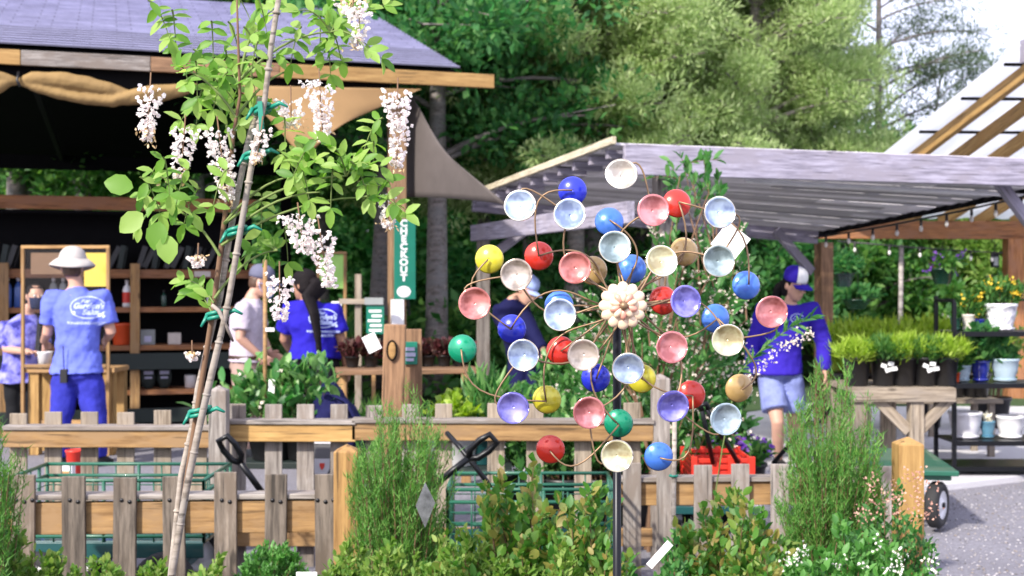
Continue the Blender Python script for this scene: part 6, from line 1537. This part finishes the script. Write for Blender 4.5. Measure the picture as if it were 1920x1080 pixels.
names = ['black nursery pot of feathery lime foliage at the left end of the timber table', 'black nursery pot with a white price tag cluster, left of the pair', 'black nursery pot of lime foliage between the two tagged pots', 'black nursery pot with a white price tag cluster, right of the pair', 'black nursery pot of lime foliage nearest the rack']
for i, px in enumerate((1610, 1660, 1697, 1738, 1775)):
    c = P(px, 720, YN + .02); t = black_pot((c.x, YN + .06, zt + .001), .098, .21, names[i], m_='mid_leaf' if i in (1, 3) else 'lime', tmpl='needle', n=50, per=70, leaf=(.065, .012), ph=.10 + .05 * ((i * 37) % 5) / 5, pw=.15 + .06 * ((i * 23) % 4) / 4, seed=340 + i, group='black nursery pots on the timber table', up=.5)
    if i in (1, 3):
        for k, (dx, dz) in enumerate(((-.03, .15), (.02, .165), (.045, .13), (.0, .12))):
            b = MB(); b.box(Vector((c.x + dx, YN - .05, zt + dz)), (.042, .003, .028), Matrix.Rotation(R(20 - 14 * k), 3, 'Y')); b.obj('price_tag', M['tag_white'], t)
for i, px in enumerate((1590, 1640, 1690, 1740, 1785, 1830)):
    c = P(px, 0, 10.6); black_pot((c.x, 10.6, .52), .12, .2, ('feathery lime-green plant at the left end of the back row', 'feathery lime-green plant second from the left in the back row', 'feathery lime-green plant in the middle of the back row', 'feathery lime-green plant behind the right tagged pot', 'feathery lime-green plant beside the rack upright', 'feathery lime-green plant behind the rack shelves')[i], m_='lime', tmpl='needle', n=60, per=70, leaf=(.08, .014), ph=P(0, 596, 10.6).z - .72, pw=.28, seed=350 + i, group='feathery lime-green plants', up=.5)
low_table('plain bench under the back row of feathery lime plants', 1560, 1860, 10.6, .52, .5, 'picket_b')
# metal rack with glazed pots
YR = 9.35; rk = thing('plant_rack', 'black metal rack of glazed pots at the right edge', 'rack', (P(1870, 0, YR).x, YR, 0)); xr0, xr1 = P(1789, 0, YR).x, P(1985, 0, YR).x
for x in (xr0, xr1):
    for y in (YR, YR + .4): b = MB(); b.beam((x, y, .05), (x, y, P(0, 566, YR).z if y == YR else 1.36), .028, .028); b.obj('upright', M['black_metal'], rk)
zs = [P(0, y, YR).z for y in (621, 718, 826)]
for z in zs + [.12]:
    b = MB(); b.box(((xr0 + xr1) / 2, YR + .2, z - .012), (xr1 - xr0, .42, .018)); b.beam((xr0, YR - .012, z - .02), (xr1, YR - .012, z - .02), .02, .035); b.obj('shelf', M['black_metal'], rk)
b = MB(); b.beam((xr0, YR, 1.325), (xr0, YR + .4, 1.325), .02, .02); b.beam((xr0, YR + .4, 1.33), (xr1, YR + .4, 1.33), .02, .02); b.obj('top_bar', M['black_metal'], rk)
def lattice(name, base, line, sc, rough=.25):
    m, nt, N, Lk, b = nodes(name); tc = N.new('ShaderNodeTexCoord'); sep = N.new('ShaderNodeSeparateXYZ'); Lk.new(tc.outputs['Object'], sep.inputs[0])
    at = N.new('ShaderNodeMath'); at.operation = 'ARCTAN2'; Lk.new(sep.outputs[1], at.inputs[0]); Lk.new(sep.outputs[0], at.inputs[1])
    outs = []
    for sg_ in (1, -1):
        a = N.new('ShaderNodeMath'); a.operation = 'MULTIPLY'; a.inputs[1].default_value = 10 * sg_; Lk.new(at.outputs[0], a.inputs[0])
        z = N.new('ShaderNodeMath'); z.operation = 'MULTIPLY_ADD'; z.inputs[1].default_value = sc; Lk.new(sep.outputs[2], z.inputs[0]); Lk.new(a.outputs[0], z.inputs[2])
        s_ = N.new('ShaderNodeMath'); s_.operation = 'SINE'; Lk.new(z.outputs[0], s_.inputs[0]); ab_ = N.new('ShaderNodeMath'); ab_.operation = 'ABSOLUTE'; Lk.new(s_.outputs[0], ab_.inputs[0]); outs.append(ab_)
    mn = N.new('ShaderNodeMath'); mn.operation = 'MINIMUM'; Lk.new(outs[0].outputs[0], mn.inputs[0]); Lk.new(outs[1].outputs[0], mn.inputs[1])
    Lk.new(ramp(nt, mn.outputs[0], [(.12, line), (.35, base)]), b.inputs['Base Color']); b.inputs['Roughness'].default_value = rough; bump(nt, mn.outputs[0], b, .5, .006); return m
M['lat_white'] = lattice('white_lattice_glaze', (.76, .76, .78), (.55, .55, .66), 150); M['lat_blue'] = lattice('grey_blue_lattice_glaze', (.30, .42, .52), (.62, .72, .78), 150)
M['navy_glaze'] = mat('navy_glaze', (.012, .02, .22), .15, coat=.6); M['teal_glaze'] = lattice('blue_lattice_glaze', (.05, .16, .26), (.2, .4, .5), 160); M['cream_glaze'] = mat('cream_glaze', (.62, .58, .54), .3, coat=.3)
m, nt, N, Lk, bb = nodes('white_relief_glaze'); v = objvec(nt, rand=False); vo = N.new('ShaderNodeTexVoronoi'); vo.inputs['Scale'].default_value = 26; Lk.new(v, vo.inputs['Vector']); Lk.new(ramp(nt, vo.outputs['Distance'], [(.1, (.42, .42, .52)), (.5, (.76, .76, .80))]), bb.inputs['Base Color']); bb.inputs['Roughness'].default_value = .3; bump(nt, vo.outputs['Distance'], bb, .8, .01); M['relief'] = m
def glazed(px, z, r, h, m_, label, plant=None, seed=1, dy=.18, group='glazed pots on the black rack', saucer=True):
    p = P(px, 0, YR); c = Vector((p.x, YR + dy, z)); t = thing('glazed_pot', label, 'pot', c, group)
    b = MB(); b.lathe([(r * .66, .006), (r * .72, .02), (r * .93, h * .55), (r, h * .88), (r * 1.05, h * .9), (r * 1.05, h), (r * .95, h), (r * .88, h * .8), (.003, h * .8)], 30)
    o = b.obj('body', M[m_]); o.location = c; WM[o.name] = Matrix.Translation(c); o.parent = t; o.matrix_parent_inverse = WM[t.name].inverted()
    if saucer: b = MB(); b.lathe([(r * .6, .001), (r * .82, .004), (r * .88, .022), (r * .8, .022), (r * .66, .008)], 30, c=c); b.obj('saucer', M[m_ if m_ in ('lat_white', 'relief') else 'stone_white'] if m_ in ('lat_white', 'relief') else M[m_], t)
    if plant:
        n_, per, leaf, lm, ph, pw, bl = plant; zt_ = c.z + h + ph
        pl = shrub('plant', '', '', c.x * FPX / c.y + 960, c.y, 2 * pw * FPX / c.y, 540 - (zt_ - CAMZ) * FPX / c.y, n_, per, leaf, lm, 'oval', seed, base_w=.3, z0=c.z + h * .78, parent=t, f0=.2, stemr=.003)
        if bl: blossoms(t, c.x * FPX / c.y + 960, c.y, 2 * pw * FPX / c.y, 540 - (zt_ - CAMZ) * FPX / c.y, 540 - (c.z + h + ph * .4 - CAMZ) * FPX / c.y, bl[0], .022, bl[1], seed + 1, 6, cluster=.012, depth=.7)
glazed(1893, zs[0], .118, .20, 'relief', 'big white relief pot with yellow flowers on the upper rack shelf', (26, 34, (.06, .022), 'mid_leaf', .17, .15, (14, 'yellow_fl')), 401)
glazed(1832, zs[0], .052, .12, 'cream_glaze', 'small cream pot on the upper rack shelf with yellow flowers', (16, 26, (.05, .02), 'mid_leaf', .16, .08, (8, 'yellow_fl')), 402)
glazed(1853, zs[0], .04, .085, 'navy_glaze', 'small navy pot between the cream and relief pots', (12, 20, (.05, .02), 'mid_leaf', .10, .06, (4, 'yellow_fl')), 403)
glazed(1808, zs[0], .04, .095, 'dark_green_plastic', 'small dark green pot at the left end of the upper rack shelf', (10, 14, (.04, .02), 'sprig_leaf', .04, .05, None), 404)
glazed(1820, zs[1], .064, .12, 'lat_blue', 'grey-blue lattice pot at the left of the middle rack shelf', (18, 26, (.06, .03), 'mid_leaf', .10, .10, (3, 'pink_fl')), 405)
glazed(1855, zs[1], .068, .155, 'navy_glaze', 'glossy navy pot with a dark plant in the middle of the rack', (24, 34, (.08, .04), 'dark_leaf', .26, .14, None), 406)
glazed(1902, zs[1], .098, .17, 'lat_blue', 'large grey-blue lattice pot at the right of the middle rack shelf', (12, 20, (.06, .03), 'dark_leaf', .05, .1, None), 407)
glazed(1826, zs[2], .118, .195, 'lat_white', 'wide white lattice pot on the bottom rack shelf', None, 408)
glazed(1869, zs[2], .052, .125, 'teal_glaze', 'small blue lattice pot between the white pots on the bottom shelf', (8, 10, (.03, .015), 'white_fl', .05, .04, None), 409)
glazed(1912, zs[2], .098, .165, 'stone_white', 'plain white pot at the right of the bottom rack shelf', None, 410)
c = P(1800, 0, YR); black_pot((c.x, YR + .1, zs[1]), .035, .07, 'small terracotta pot at the corner of the middle rack shelf', col='orange_plastic', m_='sprig_leaf', ph=.05, pw=.05, n=10, per=14, leaf=(.03, .015), seed=411)
# hanging baskets
def basket(px, py, Y, r, h, ytop, label, seed, m_='mid_leaf', bl=None, ph=.22, pw=None):
    c = P(px, py, Y); top = P(px, ytop, Y); t = thing('hanging_basket', label, 'hanging basket', top, 'hanging baskets')
    b = MB(); b.lathe([(r * .55, 0), (r * .62, .005), (r * .98, h * .92), (r * 1.06, h * .92), (r * 1.06, h), (r * .95, h), (.003, h * .85)], 20, c=c); b.obj('pot', M['dark_green_plastic'], t)
    b = MB()
    for k in range(3): a = 2 * math.pi * k / 3 + .4; b.tube([c + Vector((r * math.cos(a), r * math.sin(a), h)), top - Vector((0, 0, .05))], .0035, 5)
    b.tube([top - Vector((0, 0, .05)), top + Vector((.0, 0, -.01)), top + Vector((.012, 0, .0)), top + Vector((.02, 0, -.02))], .0035, 5); b.obj('hanger', M['black_metal'], t)
    pr = pw or r * 1.5; zt_ = c.z + h + ph
    shrub('plant', '', '', px, Y, 2 * pr * FPX / Y, 540 - (zt_ - CAMZ) * FPX / Y, 24, 34, (.08, .035), m_, 'oval', seed, base_w=.3, z0=c.z + h * .8, parent=t, droop=.45, f0=.2)
    if bl: blossoms(t, px, Y, 2 * pr * FPX / Y, 540 - (zt_ - CAMZ) * FPX / Y, py - h * FPX / Y * .6, 12, .03, bl, seed + 1, 5, cluster=.016, depth=.8)
basket(1767, 533, 15.3, .15, .19, 452, 'green hanging basket with purple and white flowers under the orange beam', 420, 'mid_leaf', 'purple_fl')
basket(1582, 538, 13.8, .12, .15, 452, 'dark hanging basket beside the brown pergola post', 421, 'dark_leaf')
basket(1606, 580, 15.4, .17, .12, 455, 'low dark hanging basket right of the brown pergola post', 422, 'dark_leaf', None, .15)
ln = P(1865, 490, 15.4); t = thing('hanging_lantern', 'small black lantern hanging left of the orange right post', 'lantern', ln); b = MB(); b.box(ln, (.08, .08, .15)); b.lathe([(.06, .075), (.045, .1), (.012, .12)], 10, c=ln); b.tube([ln + Vector((0, 0, .11)), P(1865, 452, 15.4)], .005, 5); b.obj('housing', M['black_metal'], t, bevel=.006)
b = MB(); b.box(ln + Vector((0, -.042, 0)), (.05, .004, .10)); b.obj('pane', M['grey_card'], t)
c = P(1658, 0, 12); og = black_pot((c.x, 12.0, .55), .12, .2, 'pot of orange flowers behind the lime plants', n=26, per=30, leaf=(.06, .03), ph=.24, pw=.14, seed=430, m_='mid_leaf', bl=(30, .035, 'orange_fl', 5))
low_table('plain bench under the orange flowers', 1600, 1750, 12.0, .55, .5, 'picket_b')
for i, (px, y, lb) in enumerate(((1735, 590, 'tall grey-green potted shrub behind the timber table'), (1600, 585, 'leafy potted shrub behind the orange flowers'), (1860, 560, 'leafy potted shrub behind the rack'))):
    black_pot((P(px, 0, 12.6).x, 12.6, .05), .18, .3, lb, n=40, per=50, leaf=(.06, .026), ph=P(0, y, 12.6).z - .35, pw=.34, seed=440 + i, m_='lite_leaf' if i else 'sprig_leaf', bl=(20, .03, 'cream_fl', 5) if i == 0 else None)
